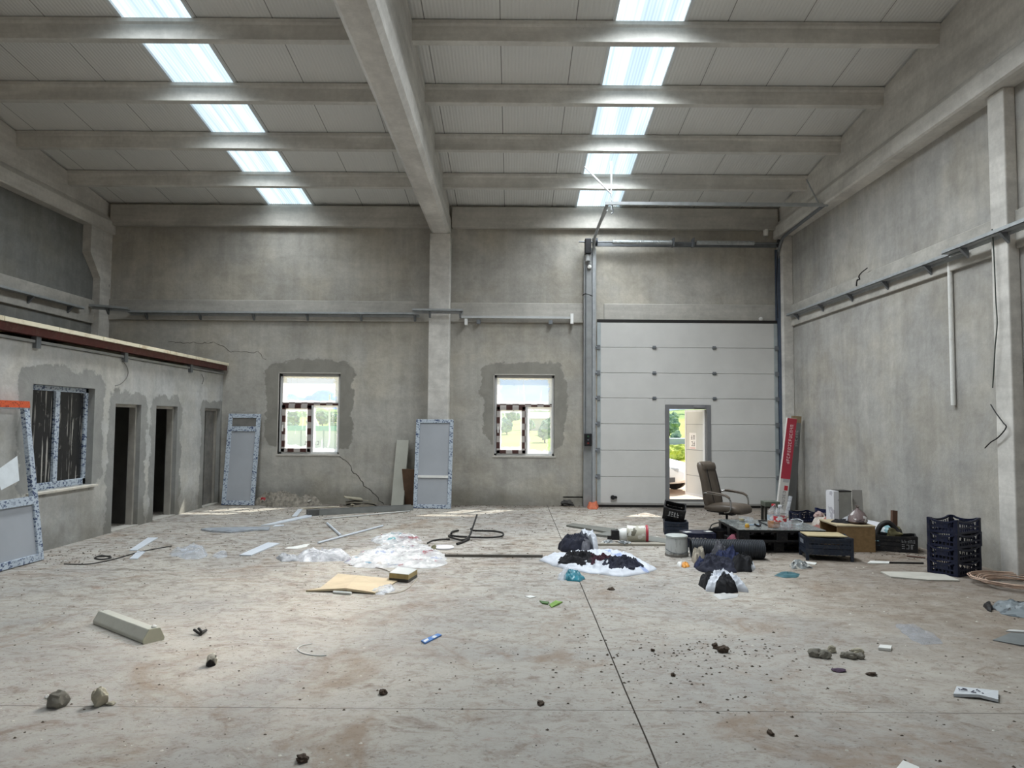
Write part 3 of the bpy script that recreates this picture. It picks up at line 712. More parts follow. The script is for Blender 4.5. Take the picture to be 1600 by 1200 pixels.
# things on the right wall
def wire(name, pts, r, mat, lab, cat='cable', k=6, group=None):
    m = MB(); m.tube(smooth_path(pts, k), r, 6); return solo(m, name, mat, lab, cat, group, smooth=True)
a, b = PX(1484, 410, XR-.03), PX(1489, 633, XR-.03)
m = MB(); m.tube([a, (a.x, a.y, b.z)], .03, 12); solo(m, 'plastic_pipe', m_white, 'white vertical plastic pipe on the bare right wall', 'pipe', smooth=True)
wire('cable', [PX(x, y, 5.56) for x, y in ((1550,358),(1552,380),(1554,420),(1556,470),(1558,505),(1555,540),(1553,575),(1551,606))], .0065, pm('dark green cable', (52,62,58), .5, .1), 'dark cable hanging from the tray down the right column')
wire('cable', [PX(x, y, 5.56) for x, y in ((1548,632),(1556,645),(1567,660),(1572,668),(1560,683),(1548,691),(1539,700))], .007, m_black, 'loose black cable end jutting from the right column')
wire('cable', [PX(x, y, XR-.06) for x, y in ((1338,447),(1339,438),(1343,436),(1342,432),(1346,426),(1355,419))], .009, m_black, 'short black cable curled above the right wall tray')
wire('cable', [PY(x, y, D-.06) for x, y in ((168,437),(170,448),(164,462),(158,472),(160,485))], .009, m_black, 'black cable dangling in the left corner')
wire('cable', [PX(x, y, XO+.02) for x, y in ((189,560),(199,575),(199,588),(190,599),(180,603))], .006, pm('grey thin cable', (110,108,104), .6, .1), 'thin grey cable hanging from the office roof above the first doorway')
wire('cable', [PX(x, y, XO+.02) for x, y in ((315,585),(318,592),(316,600))], .005, pm('grey thin cable', (110,108,104)), 'thin grey cable end above the third office doorway')
# ================================================================== LEANING PANELS
def pvc_panel(label, cat, o, u, v, w, h, fw, opens, rails=(), name='door_panel', fmat=None, th=.05, infill=None):
    """leaning framed panel: opens = [(z0, z1, material or None)] between the stiles"""
    t = thing(name, label, cat, o); M = frame_m(o, u, v)
    m = MB(); m.box((0,0,0),(fw,h,th),M); m.box((w-fw,0,0),(w,h,th),M); m.box((fw,0,0),(w-fw,fw,th),M); m.box((fw,h-fw,0),(w-fw,h,th),M)
    m.build('frame', fmat or m_pvcfilm, t, bevel=.006)
    for z0, z1, mt in rails:
        r = MB(); r.box((fw, z0, .004), (w-fw, z1, th+.004), M); r.build('rail', mt, t)
    for z0, z1, mt in opens:
        if mt is None: continue
        g = MB(); g.box((fw-.005, z0, .012), (w-fw+.005, z1, .032), M); g.build('infill', mt, t)
    return t, M
bl, br, tl = F(347,789), F(398,789.5), PY(360,647,D-.07)
w, h = (br-bl).length, (tl-bl).length
pvc_panel('grey door panel in printed film leaning in the left corner, slot window at its top', 'door panel', bl, br-bl, tl-bl, w, h, .085,
          [(.08, h-.35, m_infill), (h-.27, h-.08, pm('dark glass slot', (112,110,106), .3, .1))], [(h-.36, h-.26, m_pvcfilm)])
bl, br, tl = F(646,794), F(705,795), PY(652,655.5,14.39)
w, h = (br-bl).length, (tl-bl).length
pvc_panel('grey door panel in printed film leaning on the middle column', 'door panel', bl, br-bl, tl-bl, w, h, .075,
          [(.07, h-.07, m_infill)], [(.60, .65, m_white)])
R_, TR = F(62,875), PX(27,629,XO+.05)
u = Vector((.04, 1, 0)).normalized(); w = .86
t, M = pvc_panel('large film wrapped door frame leaning on the office wall, orange tape along its top', 'door frame', R_-u*w, u, TR-R_, w, (TR-R_).length, .085,
          [(.08, .68, m_infill)], [(.68, .78, m_pvcfilm)], name='door_frame', th=.06)
hh = (TR-R_).length
m = MB(); m.box((-.004, hh-.075, -.004), (w+.004, hh+.006, .066), M); ot = m.build('orange_tape', printed_film('orange printed tape', (206,92,56), (96,30,24), 40, .55), t)
m = MB(); m.slab([(.30, 0), (.60, .05), (.64, .34), (.26, .22)], 0, .003, M @ T(0, .86, .045, .12)); ps = m.build('paper_sheet', pm('white paper sheet', (222,228,232), .6, .05, 8), t)
def frame_v(o, u, v):
    v = Vector(v).normalized(); u = Vector(u); u = (u - v*u.dot(v)).normalized(); n = u.cross(v)
    return Matrix(((u.x,v.x,n.x,o[0]),(u.y,v.y,n.y,o[1]),(u.z,v.z,n.z,o[2]),(0,0,0,1)))
def lean_board(name, label, cat, bl, br, tl, th, mat):
    M = frame_m(bl, br-bl, tl-bl); m = MB(); m.box((0,0,0), ((br-bl).length, (tl-bl).length, th), M); return solo(m, name, mat, label, cat, bevel=.003)
lean_board('board', 'narrow pale board leaning left of the middle column', 'board', F(612,790), F(631,791), PY(626,688,D-.04), .03, pm('pale grey board', (186,186,176), .5, .06, 3))
lean_board('board', 'dark brown board half hidden behind the leaning grey panel', 'board', F(634,790), F(655,791), PY(640,734,14.40), .02, pm('brown board', (96,74,58), .6, .15, 5))

# carton with red and white front, lean profiles in the right corner
bl, br, tl = F(1213,803), F(1229,803), PY(1230,655,13.66)
t = thing('long_carton', 'long red and white carton leaning in the right corner', 'carton', bl)
M = frame_v(bl+Vector((0,0,.03)), br-bl, tl-bl); w = .185; h = (tl-bl).length
m = MB(); m.box((0,0,-.05), (w, h, .02), M); bx = m.build('carton', pm('white carton', (214,212,208), .5, .04, 5), t, bevel=.004)
m = MB(); m.box((-.001, h*.36, .019), (w+.001, h-.004, .0215), M); rd = m.build('red_face', pm('red print', (176,58,74), .5, .06, 4), t)
def vglyph(M, x, z, h, w, n, seed, mat, par):
    g = MB(); M2 = M @ Matrix(((0,-1,0,x+w/2),(1,0,0,z),(0,0,1,0),(0,0,0,1))); r = random.Random(seed)
    for k in range(n):
        a = k*h/n; cw = h/n
        for st in r.sample('ltmbr', 3):
            q = {'l':(a,0,a+cw*.16,w), 'r':(a+cw*.5,0,a+cw*.66,w), 't':(a,w*.85,a+cw*.66,w), 'm':(a,w*.42,a+cw*.66,w*.58), 'b':(a,0,a+cw*.66,w*.15)}[st]
            g.box((q[0], q[1], .0215), (q[2], q[3], .0235), M2)
    g.build('lettering', mat, par)
mw = pm('white print', (236,214,216), .5, .03)
vglyph(M, .10, h*.52, h*.42, .06, 14, 5, mw, rd); vglyph(M, .10, h*.06, h*.18, .05, 6, 8, pm('grey print', (130,128,130), .5, .05), bx)
m = MB(); m.box((.09, h*.24, .0195), (.16, h*.29, .022), M); m.build('red_emblem', pm('red print small', (196,60,70), .5, .05), bx)
m = MB(); m.box((.05, h*.325, .0195), (w*.9, h*.36, .022), M); m.build('label', pm('silver label', (180,180,182), .4, .05), bx)
bl, tl = F(1238,801), PY(1247.5,652,13.95)
M = frame_v(bl+Vector((0,0,.02)), (1,0,0), tl-bl); h = (tl-bl).length
t = thing('long_carton', 'long grey carton leaning behind the red and white one', 'carton', bl)
m = MB(); m.box((-.10, 0, -.10), (.06, h, .0), M); cb = m.build('carton', pm('dark grey carton', (112,113,112), .55, .06, 3), t, bevel=.004)
m = MB(); m.box((-.10, h-.13, -.098), (.062, h+.002, .003), M); m.build('brown_end', pm('brown cardboard end', (138,120,94), .7, .1, 6), cb)
vglyph(M, -.02, h*.68, h*.18, .05, 6, 12, pm('pale print', (176,180,178), .5, .05), cb)
bl, tl = F(1240,797), PY(1243,658,14.34)
lean_board('board', 'dark narrow board standing against the right corner column', 'board', bl, bl+Vector((.07,0,0)), tl, .03, pm('dark grey board', (88,86,82), .6, .1, 4))
p = F(1229,806); m = MB(); m.tube([p+Vector((0,0,.0)), PX(1236,772,5.0)*1.0 if False else p+Vector((.10,.05,.36))], .035, 12)
solo(m, 'clear_tube', clear_plastic('clear tube plastic', body=.35), 'short clear plastic tube leaning under the red and white carton', 'tube', smooth=True)

# ================================================================== FLOOR STRIPS, BOARDS, PROFILES
m_strip = pm('white plastic strip', (208,214,222), .35, .05, 4)
def flat(name, pts, th, mat, label, cat, group=None, z=0.0, bevel=0.0):
    m = MB(); m.slab([f2(*p) for p in pts], z+.001, z+th); return solo(m, name, mat, label, cat, group, bevel=bevel)
G_ST = 'white strips and offcuts on the floor at the left'
flat('plastic_strip', [(202,861),(214,861),(247,841),(231,841)], .012, m_strip, 'grooved white strip lying in front of the middle office doorway', 'strip', G_ST)
flat('plastic_strip', [(202,874),(215,874),(227,863),(215,862)], .010, m_strip, 'short white strip just in front of the grooved white strip', 'strip', G_ST)
flat('plastic_strip', [(374,868.5),(392,869),(437,850),(418,849)], .014, m_strip, 'wide white strip lying left of the crumpled clear film', 'strip', G_ST)
flat('plastic_strip', [(408,822),(424,821),(487,808),(487,804)], .016, m_strip, 'long white strip ending at the steel channel', 'strip', G_ST)
flat('plastic_strip', [(426,823.5),(443,822),(444,820.5),(430,821)], .010, m_strip, 'tiny white offcut beside the long white strip', 'strip', G_ST)
flat('plastic_strip', [(456,807.5),(464,807.5),(473,796),(466,796)], .012, m_strip, 'short white strip pointing at the rubble under the left window', 'strip', G_ST)
m = MB(); m.slab([f2(*p) for p in ((314,829),(330,826),(422,825),(420,829),(380,830),(332,832))], .004, [.03,.02,.025,.012,.03,.02]); m.slab([f2(*p) for p in ((330,832),(345,829),(395,830),(360,833))], .002, [.035,.012,.03,.02])
solo(m, 'metal_trim', pm('bent pale metal trim', (176,182,190), .35, .15, 6, .4), 'bent strip of pale metal trim before the third doorway', 'trim strip')
a, b = F(511,819), F(532,838); m = MB(); m.tube([a+Vector((0,0,.018)), b+Vector((0,0,.018))], .018, 6); solo(m, 'plastic_rod', m_strip, 'short pale rod butting against the long pale rod', 'rod', G_ST)
a, b = F(497,850), F(598,823); m = MB(); m.tube([a+Vector((0,0,.016)), b+Vector((0,0,.016))], .016, 6); solo(m, 'plastic_rod', m_strip, 'long pale rod lying behind the crumpled clear film', 'rod', G_ST)
a, b = F(490,806), F(646,797.5); d = (b-a).normalized(); M = frame_m(a, d, (0,0,1)); L = (b-a).length
t = thing('steel_channel', 'long grey steel channel lying before the leaning pale board', 'channel', a)
m = MB(); m.box((0,0,-.14),(L,.006,.0),M); m.box((0,0,-.006),(L,.10,0),M); m.box((0,0,-.14),(L,.10,-.134),M); m.build('channel', pm('grey painted steel', (136,138,136), .45, .1, 3, .3), t)
m = MB(); m.box((-.10,0.002,-.15),(.10,.106,.008),M); m.build('end_connector', pm('dark channel connector', (92,92,90), .5, .15, 6, .3), t)
a, b = F(505,812), F(640,799.5); m = MB(); m.tube([a+Vector((0,0,.012)), b+Vector((0,0,.012))], .012, 4); solo(m, 'angle_strip', pm('pale angle strip', (190,190,186), .45, .06), 'thin pale strip lying along the front of the steel channel', 'strip')
a, b = F(470,796), F(530,793); m = MB(); m.tube([a+Vector((0,0,.015)), b+Vector((0,0,.015))], .014, 4); solo(m, 'wood_lath', pm('pale wood lath', (184,176,158), .6, .1), 'thin pale lath between the rubble heap and the steel channel', 'lath')
a, b = F(695,870), F(848,871); m = MB(); m.box((0,-.02,0),((b-a).length,.02,.03), T(a.x,a.y,0.001,math.atan2(b.y-a.y,b.x-a.x))); solo(m, 'steel_bar', pm('dark steel bar', (98,94,88), .5, .15, 6, .4), 'long dark bar lying between the clear film and the white sack', 'bar')
# duct cover in the left foreground
a, b = F(160,972), F(239,1003); d = b-a; L = d.length; ang = math.atan2(d.y, d.x)
M = T(a.x, a.y, .001, ang); sec = [(-.075,0),(.075,0),(.080,.018),(.045,.095),(-.035,.10),(-.078,.03)]
t = thing('duct_cover', 'pale grey plastic duct cover lying in the left foreground', 'duct', a)
m = MB(); m.loft([[(0,y,z) for y,z in sec],[(L,y,z) for y,z in sec]], M); m.build('cover', pm('ivory plastic', (190,189,178), .42, .06, 4, dirt=.15), t, bevel=.006)
m = MB(); m.loft([[(L,y*1.04,z*1.03) for y,z in sec],[(L+.012,y*1.04,z*1.03) for y,z in sec]], M); m.build('end_cap', pm('ivory end cap', (182,180,160), .5, .05), t)
m = MB(); m.lathe([(.012,0),(.02,.0),(.02,.012),(.008,.02)], (0,0,0), 10, M @ T(L-.03, .02, .098)); m.build('clip', m_white, t)

# cardboard, sandwich offcut, film
pts = [f2(*p) for p in ((478,925),(500,922),(528,899),(560,901),(625,907),(600,921),(586,929),(540,926))]
m = MB(); m.slab(pts, [.001,.006,.012,.006,.002,.004,.003,.02], [.018,.022,.02,.014,.012,.014,.02,.045]); solo(m, 'cardboard_sheet', pm('beige cardboard', (192,176,148), .75, .08, 4, bump=.1), 'beige cardboard sheet lying flat in the patch of light', 'cardboard')
m = MB(); m.heap([f2(*p) for p in ((575,928),(598,919),(612,914),(618,922),(600,930))], .05, 5, ws=14, jit=.006, nb=48, rings=8); solo(m, 'plastic_bag', clear_plastic('small clear bag', body=.4), 'small clear bag lying on the corner of the cardboard sheet', 'bag', smooth=True)
a, b = F(521,927.5), F(549,929.5); m = MB(); m.tube([a+Vector((0,0,.014)), b+Vector((0,0,.014))], .014, 10); solo(m, 'paper_roll', m_white, 'thin white roll in front of the cardboard sheet', 'roll', smooth=True)
P = [F(*p) for p in ((608,908),(638,911),(652,902),(622,898))]
t = thing('panel_offcut', 'thick square panel offcut behind the cardboard sheet', 'offcut', P[0])
m = MB(); m.slab([(p.x,p.y) for p in P], .035, .085); m.build('foam_core', pm('yellow foam core', (150,134,94), .8, .15, 12), t)
m = MB(); m.slab([(p.x,p.y) for p in P], .085, .090); m.build('top_skin', pm('white sheet skin', (206,208,206), .35, .04), t)
m = MB(); m.slab([(p.x,p.y) for p in P], .001, .035); m.build('bottom_skin', pm('dark sheet skin', (60,58,54), .5, .1), t)
m_print = splotched('clear film with red and blue print', (222,222,222), [(206,130,138), (140,176,196), (176,184,206), (196,190,184)], 4.5, .25, .66, .6, .5)
m = MB(); m.heap([f2(*p) for p in ((538,880),(560,864),(600,852),(640,846),(672,855),(698,868),(697,884),(676,888),(620,888),(560,887))], .055, 7, rings=30, nb=150, ws=5.5, fold=1.0, wr=.8, jit=.06)
solo(m, 'plastic_film', m_print, 'big crumpled heap of clear printed film on the floor', 'plastic film', smooth=True)
m = MB(); m.heap([f2(*p) for p in ((578,846),(592,837),(622,834),(655,838),(660,848),(640,853),(600,852))], .06, 9, rings=20, nb=110, ws=6, fold=1.0, wr=.8, jit=.05)
solo(m, 'plastic_film', splotched('film with red blocks', (220,221,222), [(196,70,88), (120,175,180), (204,200,196)], 6.0, .25, .60, .5, .6), 'smaller clear film with red print behind the big film heap', 'plastic film', smooth=True)
m = MB(); m.heap([f2(*p) for p in ((460,873),(478,861),(500,864),(545,868),(552,876),(500,878),(470,878))], .11, 12, rings=18, nb=90, ws=4, fold=.5, wr=.6, jit=.03)
solo(m, 'plastic_film', clear_plastic('milky twisted film', (.93,.94,.96), .5, (.82,.82,.84), 7), 'twisted milky film trailing left of the big film heap', 'plastic film', smooth=True)
m = MB(); m.heap([f2(*p) for p in ((429,872),(440,868),(464,870),(466,877),(440,878))], .06, 15, nb=60, ws=9, fold=.6, jit=.02)
solo(m, 'film_knot', pm('grey film', (166,168,172), .35, .25, 9), 'grey knotted end of film at the far left of the film heap', 'plastic film', smooth=True)
m = MB(); m.heap([f2(*p) for p in ((264,867),(290,859),(304,858),(326,866),(318,873),(290,874))], .09, 21, nb=70, ws=7, fold=1.0, wr=.9, jit=.05)
solo(m, 'plastic_film', clear_plastic('thin clear film', body=.16, ws=6), 'thin clear film between the white strips at the left', 'plastic film', smooth=True)
m = MB(); m.heap([f2(*p) for p in ((332,870),(345,864),(356,865),(354,871),(340,873)) ], .05, 22, nb=50, ws=9, fold=.9, jit=.03)
solo(m, 'plastic_film', clear_plastic('thin clear film', body=.16, ws=6), 'small scrap of clear film left of the wide white strip', 'plastic film', smooth=True)
m = MB(); m.heap([f2(*p) for p in ((446,857),(470,853),(485,850),(478,855),(462,858))], .02, 23, nb=40, ws=9, fold=.6, jit=.02, rings=8); solo(m, 'paper_scrap', m_white, 'torn pale scrap beside the wide white strip', 'paper', smooth=True)
m = MB(); m.lathe([(0,.0),(.13,0),(.135,.02),(.12,.03),(0,.032)], (*f2(694,857), .001), 28); solo(m, 'lid', pm('pale lid', (222,220,226), .4, .05), 'pale round lid beside the film heap', 'lid', smooth=True)
m = MB(); m.heap([f2(*p) for p in ((672,858),(682,853),(684,858),(678,862))], .05, 24, nb=36, rings=8, ws=12); solo(m, 'dry_leaf', pm('olive scrap', (92,88,62), .7, .2), 'olive scrap lying left of the pale lid', 'scrap', smooth=True)
m = MB(); m.heap([f2(*p) for p in ((626,844),(636,841),(641,843),(634,847))], .04, 25, nb=36, rings=8, ws=12); solo(m, 'dark_scrap', m_rubber, 'small dark scrap behind the printed film', 'scrap', smooth=True)
# black hose
zz = lambda p, z: Vector((p.x, p.y, z))
m = MB(); m.tube(smooth_path([zz(F(*p[:2]), p[2]) for p in ((745,824,.20),(738,836,.10),(733,843,.05),(722,847,.03),(705,843,.03),(702,840,.03),(720,844,.05),(745,843,.03),(768,843,.03),(784,841,.03),(785,838,.05),(770,835,.05),(740,833,.04),(736,831,.05))], 7), .0145, 8)
m.tube(smooth_path([zz(F(*p), .02) for p in ((705,836),(707,833),(716,831))], 5), .016, 8); m.tube(smooth_path([zz(F(*p), .02) for p in ((733,844),(725,848),(714,852))], 5), .017, 8)
solo(m, 'rubber_hose', m_rubber, 'black rubber hose looped on the floor before the second window', 'hose', smooth=True)
wire('cable', [zz(F(*p), .012) for p in ((668,850),(676,846),(690,844),(703,844))], .012, m_rubber, 'black cable end curving left of the black hose', 'cable')
wire('cable', [zz(F(*p), .006) for p in ((150,871),(170,870),(172,873),(158,875),(148,873),(158,869),(172,871))], .010, m_rubber, 'dark cable coil before the first doorway', 'cable')
wire('cable', [zz(F(*p), .006) for p in ((100,882),(140,882),(180,874),(215,864),(250,857),(268,854))], .007, m_rubber, 'thin dark cable running under the white strips', 'cable')
wire('string', [zz(F(*p), .006) for p in ((545,884),(575,886),(598,890),(615,897),(625,900))], .004, pm('brown string', (110,98,84)), 'brown string running from the film heap to the panel offcut', 'string')
wire('string', [zz(F(*p), .006) for p in ((600,929),(625,926),(640,918),(652,905))], .004, pm('pale string', (176,166,150)), 'pale string curving right of the cardboard sheet', 'string')
wire('string', [zz(F(*p), .005) for p in ((487,1007),(474,1009),(465,1014),(470,1020),(490,1025),(510,1025))], .004, m_white, 'white string curled in the light before the cardboard', 'string')

# ================================================================== ROCKS, CLODS, SCRAPS IN THE FOREGROUND
m_rock = pm('grey mortar lump', (128,124,114), .95, .18, 8, bump=.5, bscale=30); m_rockp = pm('pale mortar lump', (170,164,146), .95, .2, 8, bump=.5, bscale=30)
m_clod = pm('dark earth clod', (78,66,56), .95, .25, 14, bump=.6, bscale=40)
def rock(px, py, rx, ry, rz, mat, label, name='mortar_lump', cat='rubble', seed=1, flat=.35, group=None, amp=.35, sub=3):
    p = F(px, py)
    if name == 'earth_clod': rx, ry, rz = rx*.7, ry*.75, rz*.7
    m = MB(); m.rock((p.x, p.y+ry*.5, rz*(1-flat)), (rx, ry, rz), seed, sub, amp, 1.5, flat); return solo(m, name, mat, label, cat, group, smooth=True, ang=28)
rock(87,1106,.058,.05,.055,m_rock,'grey mortar lump lying farthest left in the foreground',seed=3)
rock(152,1104,.045,.045,.066,m_rockp,'pale round mortar lump in the left foreground',seed=5)
rock(172,1102,.028,.02,.012,m_rockp,'flat pale chip right of the round mortar lump',seed=7)
rock(73,1092,.016,.014,.012,m_white,'tiny white chip behind the grey mortar lump',seed=8)
rock(329,1041,.036,.04,.05,splotched('half black stone',(196,190,176),[(40,38,36)],5,.9,.48),'black and white stone near the duct cover',name='stone',cat='stone',seed=9)
m = MB(); 
for a_, b_ in (((303,990),(314,994)), ((314,994),(322,987)), ((310,988),(316,991))):
    m.tube([zz(F(*a_), .03), zz(F(*b_), .012)], .011, 5)
solo(m, 'broken_clip', m_rubber, 'small broken black clip right of the duct cover', 'clip')
rock(598,1086,.035,.03,.025,m_clod,'small dark clod near the slab joint in the centre','earth_clod','clod',seed=11,amp=.6)
rock(471,1192,.045,.04,.03,m_clod,'dark clod at the very bottom edge of the view','earth_clod','clod',seed=12,amp=.6)
rock(1131,1020,.060,.05,.04,m_clod,'largest brown clod, on the floor right of the saw cut','earth_clod','clod',seed=13,amp=.6)
rock(1119,1014,.035,.03,.03,m_clod,'brown clod just left of the largest clod','earth_clod','clod',seed=14,amp=.6)
rock(1052,1057,.022,.02,.018,m_clod,'lone small clod in front of the scattered grit','earth_clod','clod',seed=15,amp=.6)
rock(955,922,.05,.04,.02,m_clod,'flat dark clod between the teal bag and the white bundle','earth_clod','clod',seed=16,amp=.6)
rock(1020,1018,.022,.02,.016,m_clod,'small clod in the scattered grit right of the saw cut','earth_clod','clod',seed=17,amp=.6)
rock(845,1102,.03,.03,.018,m_clod,'small clod just before the cross joint left of the saw cut','earth_clod','clod',seed=18,amp=.6)
rock(1206,1149,.02,.045,.016,m_clod,'slim dark clod in the right foreground','earth_clod','clod',seed=19,amp=.6)
rock(1276,1027,.050,.04,.036,m_rock,'leftmost of the grey lumps right of the largest clod',seed=21); rock(1290,1029,.045,.04,.036,m_rock,'second grey lump from the left, touching a pale chip',seed=22)
rock(1301,1020,.03,.025,.03,m_rockp,'pale chip behind the two left grey lumps',seed=23)
rock(1321,1028,.035,.03,.024,m_rock,'left end lump of the right hand row of lumps',seed=24); rock(1332,1030,.04,.035,.03,m_rock,'middle lump of the right hand row of lumps',seed=25); rock(1345,1030,.032,.03,.024,m_rock,'right end lump of the right hand row of lumps',seed=26)
rock(1341,1023,.045,.03,.028,m_rockp,'pale flat chip on top of the right hand row of lumps',seed=27)
rock(1312,1050,.045,.03,.012,pm('purple scrap',(84,66,84),.8,.2),'flat purplish scrap in front of the grey lumps','cloth_scrap','scrap',seed=28)
rock(1363,1056,.045,.03,.018,m_clod,'brown clod in front of the white chip','earth_clod','clod',seed=29,amp=.6)
flat('plastic_chip', [(1372,1016),(1392,1018),(1394,1013),(1375,1011)], .022, m_white, 'white oblong chip right of the grey lumps', 'chip', bevel=.003)
flat('leaf_strip', [(843,940),(858,942),(856,945),(847,944)], .012, pm('dark green leaf', (70,104,52), .5, .15, 14), 'dark green folded leaf piece left of the saw cut', 'leaf')
m = MB(); m.slab([f2(*p) for p in ((858,946),(868,943),(879,942),(872,946),(862,950))], .002, [.01,.03,.012,.02,.008]); solo(m, 'leaf_strip', pm('bright green leaf', (120,156,70), .5, .12, 14), 'bright green leaf strip left of the saw cut', 'leaf')
t = thing('paper_packet', 'blue and white paper packet in the centre foreground', 'packet', F(672,1000))
m = MB(); m.slab([f2(*p) for p in ((658,1003),(664,1007),(690,994),(684,992))], .002, .012); m.build('packet', pm('blue packet', (84,128,190), .5, .08), t)
for q in (((661,1004),(664,1006),(670,1002),(668,1000)), ((674,998.5),(679,999.5),(683,996.5),(678,995.5))):
    m = MB(); m.slab([f2(*p) for p in q], .012, .0135); m.build('white_stripe', m_white, t)
flat('paper_scrap', [(820,932),(829,931),(838,933),(828,935)], .006, m_white, 'pale paper scrap behind the green leaf', 'paper')
t = thing('sign_board', 'white board offcut with scribbles in the right foreground', 'board', F(1525,1090))
P = [f2(*p) for p in ((1490,1089),(1495,1079),(1560,1085),(1560,1098.5),(1530,1093))]
m = MB(); m.slab(P, [.002,.012,.006,.004,.012], [.02,.028,.024,.022,.03]); m.build('board', pm('dirty white board', (200,204,208), .5, .06, 8), t)
g = MB(); r = random.Random(4)
for k in range(9):
    a = F(1499+k*4.2+r.uniform(-2,2), 1083+r.uniform(0,5)+k*.4); b = a+Vector((r.uniform(-.03,.04), r.uniform(-.02,.02), 0)); g.tube([zz(a,.031), zz(b,.031)], .003, 5)
g.build('scribble', pm('dark scribble', (84,80,96), .6, .2), t)
flat('paper_sheet', [(1400,1203),(1411,1189.5),(1436,1200),(1440,1215)], .006, m_white, 'white sheet cut off by the bottom edge of the view', 'paper')
flat('sheet_offcut', [(1376,895),(1392,895),(1440,896),(1478,900),(1500,909),(1450,908),(1392,903)], .016, pm('dusty grey sheet', (182,179,170), .7, .08, 5), 'dusty grey sheet lying before the stack of crates', 'sheet')
flat('plastic_strip', [(1355,881),(1360,877.5),(1390,878.5),(1389,881.5)], .012, m_white, 'white strip joined to a dark rod before the grey sheet', 'strip')
a, b = F(1390,880.5), F(1443,881.5); m = MB(); m.tube([zz(a,.012), zz(b,.012)], .011, 6); solo(m, 'dark_rod', m_rubber, 'dark rod lying right of the white strip', 'rod')
a, b = F(1417,870), F(1446,873); m = MB(); m.tube([zz(a,.012), zz(b,.012)], .010, 5); solo(m, 'wood_stick', pm('reddish stick', (96,72,62), .8, .2), 'short reddish stick lying by the right wall', 'stick')
m = MB(); m.heap([f2(*p) for p in ((1398,976),(1418,975),(1445,986),(1472,1000),(1470,1006),(1440,1008),(1412,992))], .035, 31, nb=80, ws=7, fold=.9, wr=.8, jit=.03); solo(m, 'plastic_film', clear_plastic('grey clear film', body=.12, ws=7, col=(.7,.7,.72)), 'nearly clear film lying on the right side of the floor', 'plastic film', smooth=True)
m = MB(); m.slab([f2(*p) for p in ((1551,1001),(1580,994),(1640,998),(1640,1014),(1595,1010))], .002, [.006,.03,.03,.012,.012]); solo(m, 'board', pm('slate board offcut', (112,116,116), .6, .1), 'slate grey board offcut at the right edge', 'board')
flat('paper_sheet', [(1572,993.5),(1578,991),(1640,995),(1640,998)], .010, pm('grey paper', (186,186,184), .7, .06), 'pale sheet lying on the slate board offcut', 'paper', z=.031)
m = MB(); m.heap([f2(*p) for p in ((1548,950),(1558,941),(1600,944),(1660,950),(1660,970),(1610,968),(1570,961))], .07, 33, nb=90, rings=18, ws=8, fold=.8, jit=.02); solo(m, 'plastic_bag', splotched('grey bag with black marks', (124,132,136), [(30,30,32), (90,98,104)], 7, .4, .58), 'grey and black plastic bag at the right edge', 'bag', smooth=True)
m = MB(); m.heap([f2(*p) for p in ((1534,947),(1546,942),(1552,952),(1548,957),(1540,952))], .05, 34, nb=40, rings=8, ws=12); solo(m, 'cloth_scrap', m_black, 'black cloth scrap at the tip of the grey bag', 'cloth', smooth=True)
# coil of orange cable
t0 = F(1585,915); m = MB(); r = random.Random(2); pts = []
for k in range(24*13+1):
    a_ = 2*PI*k/24; j = k//24; rr = .25+.027*(j % 7)+.012*math.sin(3*a_+j); pts.append((t0.x+1.05*rr*math.cos(a_)+.02*math.sin(j*2.1), t0.y+.95*rr*math.sin(a_)+.02*math.cos(j*1.7), .012+.011*(j % 7)*.9+.012*(j//7)+.008*math.sin(2*a_+j*1.3)+.008))
m.tube(pts, .0055, 6); solo(m, 'cable_coil', pm('pale orange cable', (190,164,146), .5, .2, 9), 'coil of pale orange cable by the right wall column', 'cable coil', smooth=True)

# ================================================================== RUBBLE AT THE END WALL
p0 = [f2(*p) for p in ((396,789),(425,778),(470,776),(505,789),(460,792),(425,792))]
m = MB(); m.heap(p0, .30, 41, nb=90, rings=18, ws=7, fold=.35, wr=.5)
r = random.Random(8)
for k in range(150):
    a_ = F(r.uniform(402,500), r.uniform(779,790)); a_.y = min(a_.y, D-.09); zt = max(.01, .16*(1-abs((a_.x+4.65)/.75))); s = r.uniform(.012,.04)
    m.rock((a_.x, a_.y, zt*r.uniform(.4,1.3)), (s*r.uniform(.7,1.5), s, s*.7), k, 1, .5)
solo(m, 'rubble_heap', pm('grey rubble', (132,126,116), .95, .35, 16, bump=.6, bscale=30), 'heap of grey rubble under the left window', 'rubble', kind='stuff')
G_OFF = 'board offcuts on the rubble heaps'
for k, (x, y, z, w, d, rz, rx, c, lb_) in enumerate(((463,781,.15,.38,.09,.3,.25,(178,170,152),'pale offcut lying across the top of the rubble heap'), (484,786,.10,.30,.10,-.4,.3,(160,156,148),'grey offcut on the right slope of the rubble heap'), (444,790,.02,.30,.08,.05,.05,(208,204,196),'white offcut at the front foot of the rubble heap'), (474,777,.19,.22,.08,.9,.4,(150,146,138),'short offcut sticking up behind the rubble heap'))):
    p = F(x, y); p.y = min(p.y, D-.26); m = MB(); m.box((-w/2,-d/2,0),(w/2,d/2,.02), T(p.x,p.y,z,rz,rx,.12)); solo(m, 'board_offcut', pm('offcut %d' % k, c, .7, .12, 7), lb_, 'offcut', G_OFF)
